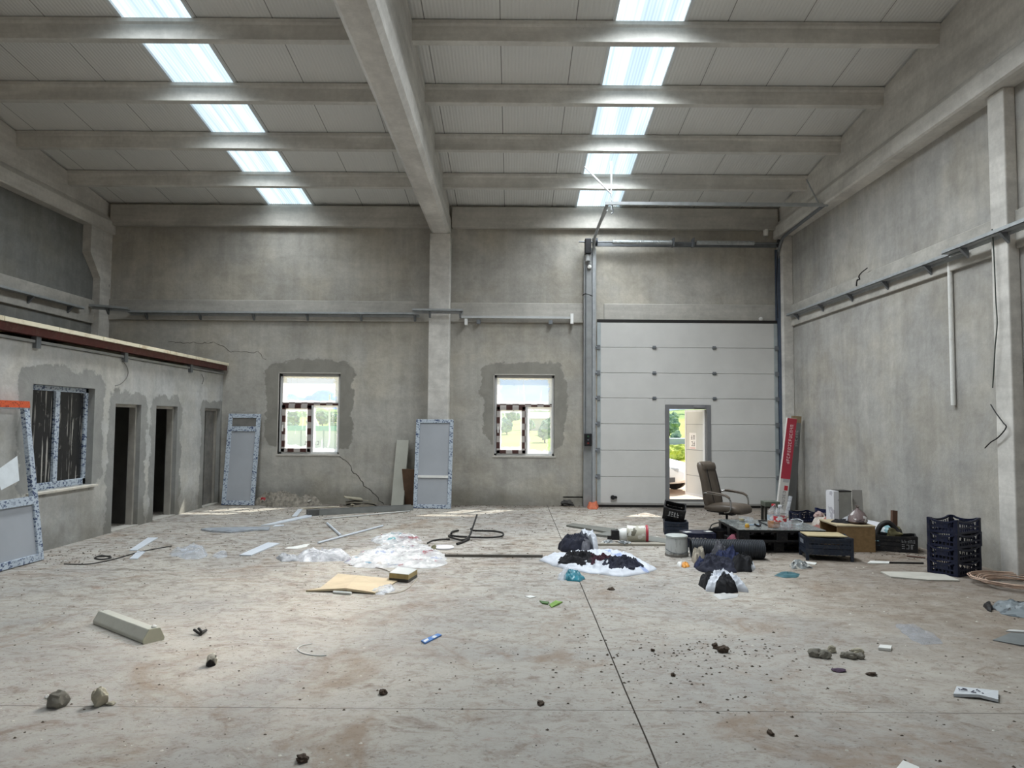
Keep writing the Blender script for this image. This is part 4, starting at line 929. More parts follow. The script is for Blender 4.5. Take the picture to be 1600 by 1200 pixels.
for k, (x, y, z, w, d, rz, ry, lb_) in enumerate(((566,783,.15,.36,.16,.5,.15,'topmost offcut of the small heap right of the left window'), (572,786,.11,.42,.18,-.2,.05,'second offcut from the top of the small heap'), (560,787,.08,.34,.16,.25,-.12,'offcut in the middle of the small heap'), (575,789,.05,.46,.16,.1,.04,'long offcut low in the small heap'), (562,791,.012,.40,.14,-.15,.02,'bottom offcut of the small heap'), (553,792,.012,.16,.05,1.1,.5,'pale chip leaning at the left foot of the small heap'))):
    p = F(x, y); p.y = min(p.y, D-.30); m = MB(); m.box((-w/2,-d/2,0),(w/2,d/2,.018), T(p.x,p.y,z,rz,.12*(-1)**k,ry)); solo(m, 'board_offcut', pm('offcut b%d' % k, [(164,158,140),(142,136,122),(120,114,102),(132,126,112),(104,98,88),(190,182,160)][k], .7, .15, 7), lb_, 'offcut', G_OFF)
m = MB(); m.heap([f2(*p) for p in ((535,790),(560,783),(590,787),(588,792),(550,794))], .06, 45, nb=60, ws=9); solo(m, 'rubble_heap', pm('dark rubble', (96,90,80), .95, .35, 16, bump=.6), 'low dark rubble under the small heap of offcuts', 'rubble', kind='stuff', smooth=True)
p = F(414,789); m = MB(); m.rock((p.x,p.y,.10),(.10,.08,.07),3,3,.3,1.5,.2); m.v = [Vector((v.x,v.y,v.z)) for v in m.v]; solo(m, 'red_cap', pm('red cap', (150,46,50), .6, .12), 'red cap lying left of the rubble heap', 'cap', smooth=True)
for k, (x, y, rx, ry, rz, lb_) in enumerate(((868,788,.13,.09,.07,'leftmost black rubber lump by the foot of the door post'), (880,786,.12,.09,.10,'black rubber lump second from the left by the door post'), (886,791,.13,.08,.08,'front black rubber lump by the door post'), (898,787,.13,.10,.11,'biggest black rubber lump nearest the door post'))):
    rock(x, y, rx, ry, rz, pm('black crumpled rubber', (62,60,57), .8, .3, 9), lb_, 'rubber_lump', 'rubber scrap', 50+k, .4, 'black rubber lumps by the door post', .6)
flat('board_offcut', [(878,788),(904,788),(906,783),(884,783)], .025, pm('grey slab', (128,126,120), .8, .1), 'flat grey slab lying on the black rubber lumps', 'offcut', z=.17)
m = MB(); m.heap([f2(*p) for p in ((917,792),(926,788),(936,791),(933,796),(920,796))], .13, 61, nb=50, ws=9, fold=.6); solo(m, 'orange_rag', pm('orange rag', (196,108,78), .7, .15, 9), 'orange rag at the foot of the left door track', 'rag', smooth=True)
# ================================================================== SACKS AND CLOTHES
def cloth(name, rgb, var=.3, bump=.5): return pm(name, rgb, .85, var, 9, bump=bump, bscale=22)
m_sack = pm('white woven sack', (202,206,214), .5, .06, 5, bump=.35, bscale=16)
m_navyc = cloth('navy cloth', (34,36,50)); m_blackc = cloth('black cloth', (22,22,26)); m_wine = cloth('wine cloth', (64,32,44)); m_greyc = cloth('grey cloth', (92,92,98)); m_bluec = cloth('blue cloth', (38,46,78)); m_beigec = cloth('beige cloth', (168,160,146), .12)
def sack_mat():
    tt = NT('white sack with blue stripes'); p = tt.pos(); x, y, z = tt.xyz(p); col = lin((202,206,214)); mk = None
    for qa, qb, w in (((945,862), (1000,882), .035), ((990,880), (1012,889), .05), ((880,888), (915,894), .03)):
        A, B = F(*qa, .05), F(*qb, .05); d = (B-A); L = d.length; d = d/L
        dx, dy = tt.math('SUBTRACT', x, A.x), tt.math('SUBTRACT', y, A.y)
        al = tt.math('ADD', tt.math('MULTIPLY', dx, d.x), tt.math('MULTIPLY', dy, d.y)); ac = tt.math('ABSOLUTE', tt.math('SUBTRACT', tt.math('MULTIPLY', dx, d.y), tt.math('MULTIPLY', dy, d.x)))
        m_ = tt.math('MULTIPLY', tt.ramp(ac, w, w*.7), tt.ramp(tt.math('ABSOLUTE', tt.math('SUBTRACT', al, L/2)), L/2, L/2-.04)); mk = m_ if mk is None else tt.math('MAXIMUM', mk, m_)
    return tt.done(tt.pbr(tt.mix(tt.math('MULTIPLY', mk, .75), col, lin((132,152,200))), .5, 0, tt.bump(tt.noise(p, 16, 5), .35, .02), .4))
def hp(pts): return [f2(*p) for p in pts]
t = thing('white_sack', 'white woven sack spread on the floor under dark clothes', 'sack', F(935,880))
m = MB(); m.heap(hp([(842,876),(856,869),(900,866),(950,862),(985,868),(1026,890),(1005,897),(975,902),(925,897),(880,890)]), .085, 71, nb=180, rings=34, ws=4.6, fold=1.1, wr=.6, pw=.45, jit=.04); m.build('sack', sack_mat(), t, smooth=True, ang=60)
for pts, mat, lb_, sd, h in (([(869,885),(884,876),(918,876),(945,884),(925,889),(890,889)], m_blackc, 'black clothes at the left end of the white sack', 3, .075), ([(916,882),(940,878),(955,882),(948,889),(925,889)], m_wine, 'wine red garment in the middle of the white sack', 4, .08), ([(938,890),(955,883),(985,885),(1007,891),(990,896),(958,896)], m_navyc, 'dark blue garment at the right end of the white sack', 5, .075)):
    m = MB(); m.heap(hp(pts), h, sd+80, nb=140, rings=26, ws=8, fold=1.3, wr=.8, z0=.05, jit=.07); solo(m, 'garment', mat, lb_, 'clothes', 'clothes on the white sack', smooth=True, ang=60)
t = thing('cloth_bundle', 'heaped bundle of dark cloth half in a white bag behind the white sack', 'bundle', F(905,862))
m = MB(); m.heap(hp([(871,858),(885,853),(905,853),(925,856),(925,863),(900,866),(878,862)]), .24, 91, nb=130, rings=30, ws=6, fold=.45, wr=.4, pw=.6, jit=.015); m.build('dark_cloth', m_navyc, t, smooth=True, ang=60)
m = MB(); m.heap(hp([(892,852),(910,848),(926,851),(936,860),(928,864),(914,854)]), .27, 93, nb=120, rings=26, ws=6, fold=.42, wr=.35, pw=.6, jit=.012); m.build('white_bag', m_sack, t, smooth=True, ang=60)
m = MB(); m.heap(hp([(906,860),(914,856),(924,862),(918,867),(908,866)]), .22, 95, nb=50, rings=12, ws=7, fold=.4); m.build('grey_fold', m_greyc, t, smooth=True, ang=60)
t = thing('bag_bundle', 'white bag tied over black cloth, nearest of the cloth bundles', 'bundle', F(1130,925))
m = MB(); m.heap(hp([(1091,914),(1105,906),(1120,908),(1118,921),(1102,922)]), .15, 101, nb=100, rings=24, ws=7, fold=.45, jit=.012); m.build('dark_cloth', m_blackc, t, smooth=True, ang=60)
m = MB(); m.heap(hp([(1101,924),(1110,908),(1130,903),(1150,910),(1169,926),(1150,924),(1130,915),(1118,926)]), .17, 103, nb=160, rings=30, ws=8, fold=.5, wr=.35, pw=.5, jit=.018); m.build('white_bag', m_sack, t, smooth=True, ang=60)
m = MB(); m.heap(hp([(1116,927),(1120,917),(1138,914),(1154,926),(1135,929)]), .155, 105, nb=120, rings=26, ws=7, fold=.4, wr=.3, pw=.6, jit=.012); m.build('black_cloth', m_blackc, t, smooth=True, ang=60)
m = MB(); m.heap(hp([(1114,930),(1130,926),(1156,929),(1148,935),(1126,937)]), .02, 107, nb=50, rings=10, ws=9, fold=.5); m.build('bag_flap', pm('thin bag flap', (190,190,188), .5, .08), t, smooth=True)
for pts, mat, lb_, sd, h in (([(1086,889),(1100,880),(1130,878),(1152,886),(1150,895),(1120,897),(1098,894)], m_navyc, 'navy clothes at the front of the big heap beside the bucket', 1, .13), ([(1110,880),(1130,874),(1160,878),(1150,886),(1122,886)], m_bluec, 'dark blue garment on top of the big heap', 2, .19), ([(1140,884),(1155,876),(1178,886),(1176,894),(1150,894)], m_blackc, 'black garment at the right end of the big heap', 3, .16), ([(1080,876),(1088,870),(1100,872),(1102,880),(1088,884)], m_beigec, 'beige cloth between the bucket and the big heap', 4, .19), ([(1108,876),(1122,870),(1140,876),(1128,880)], m_greyc, 'grey cloth showing at the top of the big heap', 5, .22), ([(1163,886),(1172,882),(1180,888),(1175,893)], m_sack, 'white cloth end at the right tip of the big heap', 6, .10), ([(1083,886),(1094,882),(1102,887),(1092,891)], m_bluec, 'blue garment at the left tip of the big heap', 7, .11)):
    m = MB(); m.heap(hp(pts), h, sd+110, nb=140, rings=30, ws=7.5, fold=.62, wr=.55, pw=.6, jit=.022); solo(m, 'garment', mat, lb_, 'clothes', 'big heap of dark clothes', smooth=True, ang=60)
p = F(1068,884); t = thing('snack_wrapper', 'orange and white wrapper in front of the bucket', 'wrapper', p)
m = MB(); m.heap(hp([(1062,884),(1072,880),(1078,885),(1070,888)]), .05, 121, nb=40, rings=8, ws=14); m.build('orange_part', pm('orange wrapper', (206,142,66), .4, .15, 16), t, smooth=True)
m = MB(); m.heap(hp([(1058,883),(1064,880),(1069,883),(1064,887)]), .05, 122, nb=40, rings=8, ws=14); m.build('white_part', m_white, t, smooth=True)
t = thing('teal_bag', 'teal and clear plastic bag in front of the white sack', 'bag', F(892,903))
m = MB(); m.heap(hp([(880,905),(887,896),(900,898),(915,905),(905,909),(886,908)]), .09, 131, nb=70, rings=16, ws=9, fold=.5); m.build('teal_part', pm('teal plastic', (52,124,140), .25, .3, 16), t, smooth=True)
m = MB(); m.heap(hp([(872,906),(880,894),(890,892),(888,904),(882,908)]), .09, 133, nb=60, rings=12, ws=9, fold=.5); m.build('clear_part', clear_plastic('clear bag part', body=.35), t, smooth=True)
m = MB(); m.heap(hp([(1211,900),(1220,894),(1250,897),(1246,903),(1225,903)]), .03, 135, nb=60, rings=12, ws=9, fold=.6); solo(m, 'plastic_scrap', pm('dull teal plastic', (66,104,112), .35, .2, 9), 'flat teal plastic scrap in front of the crate with a board lid', 'scrap', smooth=True)
m = MB(); m.heap(hp([(1232,884),(1240,878),(1258,882),(1272,888),(1255,889),(1238,889)]), .05, 137, nb=60, rings=12, ws=10, fold=.9, wr=.8); solo(m, 'foil_scrap', splotched('grey foil', (118,122,122), [(52,54,54),(180,178,170)], 14, .35, .56), 'crumpled grey foil in front of the crate with a board lid', 'scrap', smooth=True)
flat('paper_sheet', [(1244,879),(1250,877),(1276,880),(1274,883)], .008, m_white, 'white paper slip behind the crumpled foil', 'paper')
# boards and cans left of the bucket
for pts, lb_, th, c in (([(885,823),(895,820),(965,829),(955,835)], 'long grey board lying farthest back behind the cloth bundle', .03, (112,112,106)), ([(930,838),(960,832),(1046,846),(1040,852)], 'long grey board under the cans', .035, (118,119,114)), ([(932,853),(940,851),(1046,849.5),(1046,853.5)], 'long pale bar in front of the cans', .03, (150,144,132))):
    flat('board', pts, th, pm('board grey '+lb_[:20], c, .7, .12, 4), lb_, 'board')
flat('board_offcut', [(938,849),(946,845),(962,848),(955,851)], .012, pm('white offcut', (190,190,186), .6, .08), 'pale offcut in front of the black box', 'offcut', z=.0)
p = F(1000,849.5); t = thing('paint_can', 'paint spattered can lying on its side with a red rim', 'can', p)
M = T(p.x-.17, p.y+.10, .125, -.12, 0, PI/2)
m = MB(); m.lathe([(.118,0),(.122,.01),(.12,.03),(.122,.26),(.118,.27),(.10,.27)], (0,0,0), 28, M); m.build('can', splotched('spattered can', (186,182,166), [(110,106,92),(220,218,210)], 9, .5, .55), t, smooth=True)
m = MB(); m.lathe([(.124,.262),(.130,.27),(.130,.295),(.118,.30),(.08,.30)], (0,0,0), 28, M); m.build('rim', pm('red rim', (164,50,62), .45, .12), t, smooth=True)
p = F(979,848); t = thing('paint_pot', 'white pot lying left of the spattered can', 'pot', p); M = T(p.x-.06, p.y+.08, .10, .15, 0, PI/2)
m = MB(); m.lathe([(.04,-.07),(.075,-.04),(.095,.02),(.095,.10),(.075,.16)], (0,0,0), 24, M); m.build('pot', m_white, t, smooth=True)
m = MB(); m.lathe([(.098,.10),(.098,.13),(.08,.17),(.0,.175)], (0,0,0), 24, M); m.build('lid', pm('grey pot lid', (172,172,172), .45, .1), t, smooth=True)
p = F(961,847); t = thing('small_box', 'small black box on the boards behind the white sack', 'box', (p.x, p.y, .036))
m = MB(); m.box((p.x-.055,p.y-.05,.036),(p.x+.055,p.y+.05,.17)); m.build('box', m_black, t, bevel=.006)
m = MB(); m.box((p.x-.11,p.y-.02,.036),(p.x-.055,p.y+.03,.09)); m.build('side_plug', m_rubber, t, bevel=.004)
for px, py, s, lb_ in ((950,851,.05,'crumpled foil scrap left of the black box'), (975,852,.06,'crumpled foil scrap in front of the white pot')):
    p = F(px, py); m = MB(); m.rock((p.x,p.y,.03),(s*1.3,s,.03),px,3,.8,2.6,.1); solo(m, 'foil_scrap', pm('silver foil', (160,164,166), .35, .3, 16, .4), lb_, 'scrap')
# bucket
p = F(1061,871); t = thing('bucket', 'paint stained white bucket standing upside down beside the black pipe', 'bucket', p)
p.y += .13
m = MB(); m.lathe([(.150,.0),(.152,.035),(.146,.04),(.140,.15),(.134,.25),(.13,.262),(.0,.266)], (p.x,p.y,0), 36)
def bucket_mat():
    tt = NT('stained white bucket'); v = tt.pos(); x, y, z = tt.xyz(v)
    s1 = tt.ramp(tt.noise(v, 1.0, 5, .6, .2, sx=(26,26,3)), .55, .68); d = tt.ramp(tt.math('ADD', z, tt.math('MULTIPLY', tt.noise(v, 20, 4), .08)), .10, .06)
    col = tt.mix(tt.math('MULTIPLY', s1, .6), lin((190,192,190)), lin((120,122,120))); col = tt.mix(tt.math('MULTIPLY', d, .8), col, lin((92,84,76)))
    return tt.done(tt.pbr(col, .5, 0, None, .35))
m.build('body', bucket_mat(), t, smooth=True)
m = MB(); m.lathe([(.136,.235),(.142,.24),(.142,.26),(.132,.268),(.11,.270)], (p.x,p.y,0), 36); m.build('rim', pm('pale bucket rim', (176,180,176), .45, .1), t, smooth=True)
m = MB(); m.tube([(p.x-.147*math.cos(a_), p.y-.152*math.sin(a_), .10-.05*math.sin(a_)) for a_ in [PI*k/14 for k in range(15)]], .004, 6); m.build('bail_handle', m_galvd, t)
# corrugated pipe
a, b = F(1083,874), F(1198,876); a.y += .12; b.y += .10
t = thing('corrugated_pipe', 'black corrugated drain pipe lying behind the clothes heap', 'pipe', a)
L = (b-a).length; M = T(a.x, a.y, .122, math.atan2(b.y-a.y, b.x-a.x), 0, PI/2); prof = []
n = 42
for k in range(n+1):
    z = L*k/n; prof += [(.104, z), (.119, z+L/n*.18), (.119, z+L/n*.55), (.104, z+L/n*.75)]
prof = prof[:-3]; m = MB(); m.loft([[Vector((r_*math.cos(2*PI*k/32), r_*math.sin(2*PI*k/32), z)) for k in range(32)] for r_, z in prof + [(.095, L), (.095, .0), (.108, 0)]], M, cap=False)
m.build('pipe', pm('black corrugated plastic', (58,61,66), .4, .15, 7), t)

# ================================================================== PALLETS AND WHAT STANDS ON THEM
def pallet(label, M, sheet=None, name='plastic_pallet'):
    t = thing(name, label, 'pallet', M.translation); w, d, h = 1.14, 1.0, .15; m_p = m_black
    m = MB(); m.box((-w/2,-d/2,h-.03),(w/2,d/2,h), M)
    for k in range(9): x = -w/2+.05+k*(w-.1)/8; m.box((x-.02,-d/2-.004,h-.055),(x+.02,d/2+.004,h-.03), M)
    m.build('deck', m_p, t, bevel=.004)
    for y in (-d/2+.06, 0, d/2-.06):
        m = MB(); m.box((-w/2, y-.06, 0), (w/2, y+.06, .022), M); m.build('skid', m_p, t)
        for x in (-w/2+.07, 0, w/2-.07): m = MB(); m.box((x-.07, y-.06, .022), (x+.07, y+.06, h-.03), M); m.build('block', m_p, t)
    if sheet: m = MB(); m.box((-w/2-.005,-d/2-.005,h),(w/2+.005,d/2+.005,h+.008), M); m.build('top_sheet', sheet, t)
    return t
PZ = .308
pallet('lower black pallet of the pair before the chair', T(3.56, 10.10, .001, .03))
def sheet_mat():
    tt = NT('grey glassy sheet'); v = tt.pos(); n_ = tt.noise(v, 9, 5, .6)
    return tt.done(tt.pbr(tt.mix(n_, lin((108,112,112)), lin((126,130,128))), tt.ramp(n_, .4, .7, .12, .4), 0, None, .6))
pallet('upper black pallet with a grey sheet on top', T(3.60, 10.02, .152, -.02), sheet_mat())
m_clear = clear_plastic('bottle plastic', (.97,.98,.99), .16, (.9,.92,.93), 14)
def bottle(px, py, s, label, capc, labc, liquid=None, z=PZ+.004):
    p = F(px, py, z); t = thing('water_bottle', label, 'bottle', (p.x, p.y, z))
    pr = [(.0,0),(.075,0),(.083,.012),(.083,.05),(.079,.055),(.083,.06),(.083,.19),(.078,.215),(.045,.262),(.022,.285),(.020,.30)]
    m = MB(); m.lathe([(r_*s, h_*s) for r_, h_ in pr], (p.x,p.y,z), 28); bd = m.build('body', m_clear, t, smooth=True)
    m = MB(); m.lathe([(.024*s,.288*s),(.026*s,.29*s),(.026*s,.315*s),(.0,.317*s)], (p.x,p.y,z), 18); m.build('cap', pm('cap '+str(capc), capc, .4, .05), t, smooth=True)
    if labc: m = MB(); m.loft([[(p.x+.0845*s*math.cos(a_), p.y+.0845*s*math.sin(a_), z+zz_*s) for a_ in [2*PI*k/28 for k in range(28)]] for zz_ in (.10,.17)], None, False); m.build('label', splotched('bottle label '+str(labc), labc, [(226,226,226)], 14, .4, .52), t, smooth=True)
    if liquid: m = MB(); m.lathe([(.0,.003*s),(.072*s,.003*s),(.079*s,.014*s),(.079*s,.085*s),(.0,.086*s)], (p.x,p.y,z), 24); m.build('liquid', liquid, t, smooth=True)
    m = MB(); m.tube(smooth_path([(p.x-.03*s,p.y-.02*s,z+.27*s),(p.x,p.y-.045*s,z+.31*s),(p.x+.03*s,p.y-.02*s,z+.27*s)]), .004*s, 6); m.build('carry_handle', pm('bottle handle', (190,190,196), .4, .05), t)
bottle(1209, 824, 1.0, 'big plastic bottle with a red cap and orange liquid on the pallet', (188,44,52), (176,190,200), pm('orange liquid', (206,140,86), .2, .05))
bottle(1219, 826, 1.0, 'big clear plastic bottle with a red label, on the pallet beside the orange one', (232,232,234), (196,60,70), None)
def glass(px, py, r_, h_, label, col=None, name='drinking_glass'):
    p = F(px, py, PZ+.004); t = thing(name, label, 'glass', p); z = PZ+.004
    m = MB(); m.loft([[(p.x+q*math.cos(2*PI*k/20), p.y+q*math.sin(2*PI*k/20), z+zz_) for k in range(20)] for q, zz_ in ((.001,0),(r_*.8,0),(r_,h_),(r_*.93,h_),(r_*.75,.008),(.001,.008))], None, False); m.build('glass', m_clear, t, smooth=True)
    if col: m = MB(); m.lathe([(0,.009),(r_*.72,.009),(r_*.8,h_*.5),(0,h_*.51)], (p.x,p.y,z), 18); m.build('drink', col, t, smooth=True)
m_tea = pm('yellow drink', (176,156,84), .2, .05)
glass(1159, 815, .045, .075, 'jar with yellow liquid at the back of the pallet', m_tea, 'jar'); glass(1167, 814, .035, .06, 'small clear glass right of the yellow jar'); glass(1232, 824, .04, .085, 'empty glass right of the big bottles'); glass(1228, 817, .045, .06, 'empty glass behind the big bottles'); glass(1247, 822, .05, .03, 'low clear dish at the right side of the pallet', None, 'dish')
glass(1172, 815, .05, .055, 'wide clear bowl beside the small glass', None, 'bowl')
p = F(1167.5,824,PZ+.004); t = thing('honey_jar', 'small orange jar near the front edge of the pallet', 'jar', p); m = MB(); m.lathe([(0,0),(.028,0),(.031,.02),(.026,.035),(0,.036)], p, 16); m.build('jar', pm('orange jar', (208,150,50), .3, .1), t, smooth=True); m = MB(); m.lathe([(.024,.036),(.026,.036),(.024,.048),(0,.049)], p, 16); m.build('lid', pm('yellow lid', (220,190,110), .4, .05), t, smooth=True)
p = F(1183,823,PZ+.004); m = MB(); m.tube(smooth_path([p+Vector((-.03,.02,.035)), p+Vector((0,0,.014)), p+Vector((.035,-.01,.016)), p+Vector((.05,.02,.04))]), .014, 8); solo(m, 'pipe_bend', m_black, 'black bent fitting on the front of the pallet', 'fitting', smooth=True)
a, b = F(1186,815,PZ+.01), F(1203,822,PZ+.01); m = MB(); m.tube([a, b], .008, 6); solo(m, 'screwdriver', m_black, 'thin black tool lying left of the big bottles', 'tool')
a, b = F(1186,813.5,PZ+.01), F(1196,813,PZ+.01); m = MB(); m.box((-.06,-.012,0),(.06,.012,.016), T(a.x+.05,a.y,PZ+.003,.1)); solo(m, 'knife', m_black, 'short dark knife at the back of the pallet', 'knife')
m = MB(); m.box((-.11,-.05,0),(.11,.05,.004), T(*F(1176,820,PZ+.003), .15)); solo(m, 'sheet_scrap', pm('blue grey card', (120,136,150), .5, .1), 'blue grey card on the pallet between jar and bottles', 'card')
wire('hose_loop', [F(*q, PZ+.03) for q in ((1236,812),(1246,811),(1254,814),(1252,818),(1244,819))], .008, clear_plastic('clear hose', body=.5), 'clear hose loop at the back right of the pallet', 'hose')
# dark crate standing on end behind the bottles, with something on it
p = F(1212, 823); p = Vector((4.15, 11.5, 0)); t = thing('tool_stand', 'dark narrow stand behind the big bottles', 'stand', p)
m = MB()
for dx in (-.10, .10):
    for dy in (-.08, .08): m.box((p.x+dx-.018, p.y+dy-.018, 0), (p.x+dx+.018, p.y+dy+.018, .40))
m.build('legs', pm('dark stand leg', (44,44,40), .6, .10), t); m = MB(); m.box((p.x-.12,p.y-.11,.40),(p.x+.12,p.y+.11,.48)); m.build('top', pm('dusty green top', (86,92,82), .7, .2, 12, dirt=.3), t, bevel=.008)

# ================================================================== CRATES
def crate(label, w, d, h, mat, loc, rz, group=None, dip=.35, M0=None, cat='crate', name='plastic_crate', feet=0.0, solid=False):
    t = thing(name, label, cat, loc, group, rz); W = wmat(t) if M0 is None else wmat(t) @ M0
    th = .012
    m = MB(); m.box((-w/2+th,-d/2+th,feet),(w/2-th,d/2-th,feet+.008), W)
    for k in range(7): x = -w/2+.03+k*(w-.06)/6; m.box((x-.006,-d/2,feet-.004 if feet else 0),(x+.006,d/2,feet+.012), W)
    m.build('base', mat, t)
    def wall(A, L, kind):
        m = MB(); hh = h-feet
        m.box((0,0,feet),(L,th,feet+hh*.16), A); m.box((0,0,feet+hh*.36),(L,th,feet+hh*.46), A)
        n = 11 if L > .45 else 8
        for k in range(1, n): x = L*k/n; m.box((x-.006,.002,feet),(x+.006,th-.002,feet+hh*(.80-.0)-dip*hh*.9*math.sin(PI*k/n)**.7*.5), A)
        if solid:
            for za, zb in ((.14,.33),(.40,.58),(.64,.86)): m.box((L*.04,.003,feet+hh*za),(L*.96,th-.003,feet+hh*zb), A)
        if kind == 'solid': m.box((L*.3,0.001,feet+hh*.46),(L*.7,th,feet+hh*.7), A)
        N = 16; up = []; 
        for k in range(N+1):
            s = k/N; z = feet + hh - dip*hh*.5*(math.sin(PI*min(1,max(0,(s-.12)/.76)))**.6 if .12 < s < .88 else 0); up.append((L*s, z))
        rr = [[(x,-.004,z-hh*.14),(x,th+.004,z-hh*.14),(x,th+.004,z),(x,-.004,z)] for x, z in up]; m.loft(rr, A)
        return m
    for s_ in (-1, 1):
        A = W @ T(-w/2, -d/2 if s_ < 0 else d/2-th, 0); wall(A, w, 'open').build('side_wall', mat, t)
        A = W @ T(-w/2 if s_ < 0 else w/2-th, -d/2, 0) @ Matrix(((0,1,0,0),(1,0,0,0),(0,0,1,0),(0,0,0,1))); wall(A, d, 'solid').build('end_wall', mat, t)
        for q in (-1, 1):
            m = MB(); x, y = s_*(w/2-.016), q*(d/2-.016); m.box((x-.018,y-.018,0),(x+.018,y+.018,h), W); m.build('corner_post', mat, t)
    return t
ps = F(1507, 897); ps = Vector((5.16, 8.38, 0))
first = crate('bottom crate of the tall navy stack by the right wall', .50, .34, .165, m_navy, (ps.x, ps.y, 0), .52, 'stacked navy crates')
for k, lb_ in enumerate(('second crate from the floor in the tall navy stack', 'third crate from the floor in the tall navy stack', 'top crate of the tall navy stack by the right wall')):
    c = copy_tree(first); c.location = (ps.x+.006*(k % 2), ps.y-.004*k, .158*(k+1)); c.rotation_euler = (0, 0, .52+.012*(-1)**k); c['label'] = lb_
t = crate('slate crate with a beige board lid before the pallets', .56, .42, .29, m_slate, (4.03, 9.22, 0), -.18, None, .12, None, 'crate', 'plastic_crate', .075, True)
m = MB(); m.box((-.25,-.17,0),(.23,.18,.012), T(4.02,9.23,.293,-.12)); solo(m, 'board', pm('beige board lid', (176,162,128), .7, .08, 5), 'beige board lying on the slate crate', 'board')
crate('black crate with pale print by the right wall', .54, .34, .22, m_black, (5.25, 9.86, 0), -.42, None, .12, solid=True)
c1 = crate('slate crate lying under the tilted black crate', .36, .30, .20, m_slate, (2.56, 11.2, 0), -.15, None, .10, solid=True)
c2 = crate('black crate tipped up on the slate crate before the wicket door', .33, .26, .20, m_black, (2.54, 11.28, .215), -.2, None, .10, T(0,0,.03,0,.35,.18), solid=True)
crate('navy crate turned upside down beside the white bucket', .44, .34, .19, m_navy, (2.62, 10.12, 0), -.06, None, .08, T(0,0,.19,0,PI,0), solid=True)
for dx, dy, lb_ in ((-.16,-.08,'white label on the left of the upturned navy crate'), (.15,-.02,'white label on the right of the upturned navy crate')):
    m = MB(); m.box((-.05,-.04,0),(.05,.04,.003), T(2.62+dx,10.12+dy,.195,.4)); solo(m, 'paper_label', m_white, lb_, 'label')
G2 = None
crate('blue crate lying in the right corner beside the clear tube', .40, .30, .18, m_navy, (5.18, 12.7, 0), .3, None, .2)
crate('second blue crate in the right corner, nearer the wall', .36, .28, .24, pm('dark blue plastic', (30,36,74), .45, .15), (5.52, 12.55, 0), -.3, None, .2)
# glyphs on the crates
g = MB(); W = T(2.54,11.28,.215,-.2) @ T(0,0,.03,0,.35,.18); glyphs(g, W, -.09, .07, .18, .08, 4, 3, y=-.137); solo(g, 'crate_print', pm('white crate print', (200,200,200), .6, .1), 'white print on the tipped black crate', 'lettering')
g = MB(); W = T(5.25,9.86,0,-.42); g2 = MB(); glyphs(g, W, .08, .05, .16, .06, 3, 9, y=-.177); glyphs(g, W, .08, .13, .17, .04, 5, 10, y=-.177); solo(g, 'crate_print', pm('grey crate print', (140,140,142), .6, .1), 'grey print on the black crate by the wall', 'lettering')
g = MB(); W = T(4.03,9.22,0,-.18); M = W @ Matrix(((0,-1,0,-.2865),(-1,0,0,.14),(0,0,1,0),(0,0,0,1))); glyphs(g, M, .03, .19, .20, .05, 7, 12, y=0); solo(g, 'crate_print', pm('pale crate print', (150,156,166), .6, .1), 'pale print on the end of the slate crate', 'lettering')
# basket with wine cloth
p = Vector((3.0, 10.25, 0)); t = thing('basket', 'black basket with a raised handle left of the pallets', 'basket', p)
m = MB(); m.loft([[(p.x+a_*s_, p.y+b_*s_, z) for a_, b_ in sring(.17,.14,28,3)] for s_, z in ((.8,0),(1.0,.19),(1.04,.2),(.98,.2),(.78,.01))], None, True); m.build('body', m_black, t, smooth=True)
m = MB(); m.tube(smooth_path([(p.x-.17,p.y,.19),(p.x-.13,p.y+.02,.27),(p.x,p.y+.03,.30),(p.x+.13,p.y+.02,.28),(p.x+.17,p.y,.19)]), .008, 8); m.build('handle', m_rubber, t, smooth=True)
m = MB(); c_ = (3.10, 9.84); m.heap([(c_[0]-.22,c_[1]-.05),(c_[0]-.05,c_[1]-.14),(c_[0]+.2,c_[1]-.1),(c_[0]+.24,c_[1]+.1),(c_[0]-.1,c_[1]+.12)], .24, 141, nb=70, rings=16, ws=6, fold=.4, wr=.3, pw=.5); solo(m, 'garment', cloth('dusky rose cloth', (112,60,72), .3), 'dusky rose cloth bunched before the black basket', 'clothes', smooth=True, ang=60)
# chipboard box with goods
bx, by = 4.66, 9.98
t = thing('chipboard_box', 'brown chipboard box with an open side by the right wall', 'box', (bx, by, 0)); W = T(bx, by, 0, -.05)
mc = pm('chipboard', (138,112,78), .8, .14, 16, bump=.15, bscale=60); w, d, h = .50, .62, .335
for nm, a, b in (('front_panel', (-w/2,-d/2,0), (w/2,-d/2+.018,h)), ('back_panel', (-w/2,d/2-.018,0), (w/2,d/2,h)), ('end_panel', (w/2-.018,-d/2+.018,0), (w/2,d/2-.018,h)), ('bottom_panel', (-w/2,-d/2+.018,0), (w/2-.018,d/2-.018,.018))):
    m = MB(); m.box(a, b, W); m.build(nm, mc, t, bevel=.002)
m = MB(); m.box((-w/2-.005,-d/2-.005,h), (w/2+.005,d/2+.005,h+.02), W); m.build('top_panel', pm('pale chipboard top', (172,158,130), .75, .1, 8), t, bevel=.002)
BZ = .357
m = MB(); m.heap([(bx-.22,by+.0),(bx-.05,by-.14),(bx+.10,by-.12),(bx+.12,by+.1),(bx-.12,by+.16)], .045, 151, nb=60, rings=12, ws=9, fold=.6, z0=BZ); solo(m, 'black_cloth', m_blackc, 'black cloth spread on the chipboard box', 'cloth', smooth=True)
p = Vector((bx+.11, by-.10, BZ)); t = thing('tied_bag', 'tied bag of dark rubbish on the chipboard box', 'bag', p)
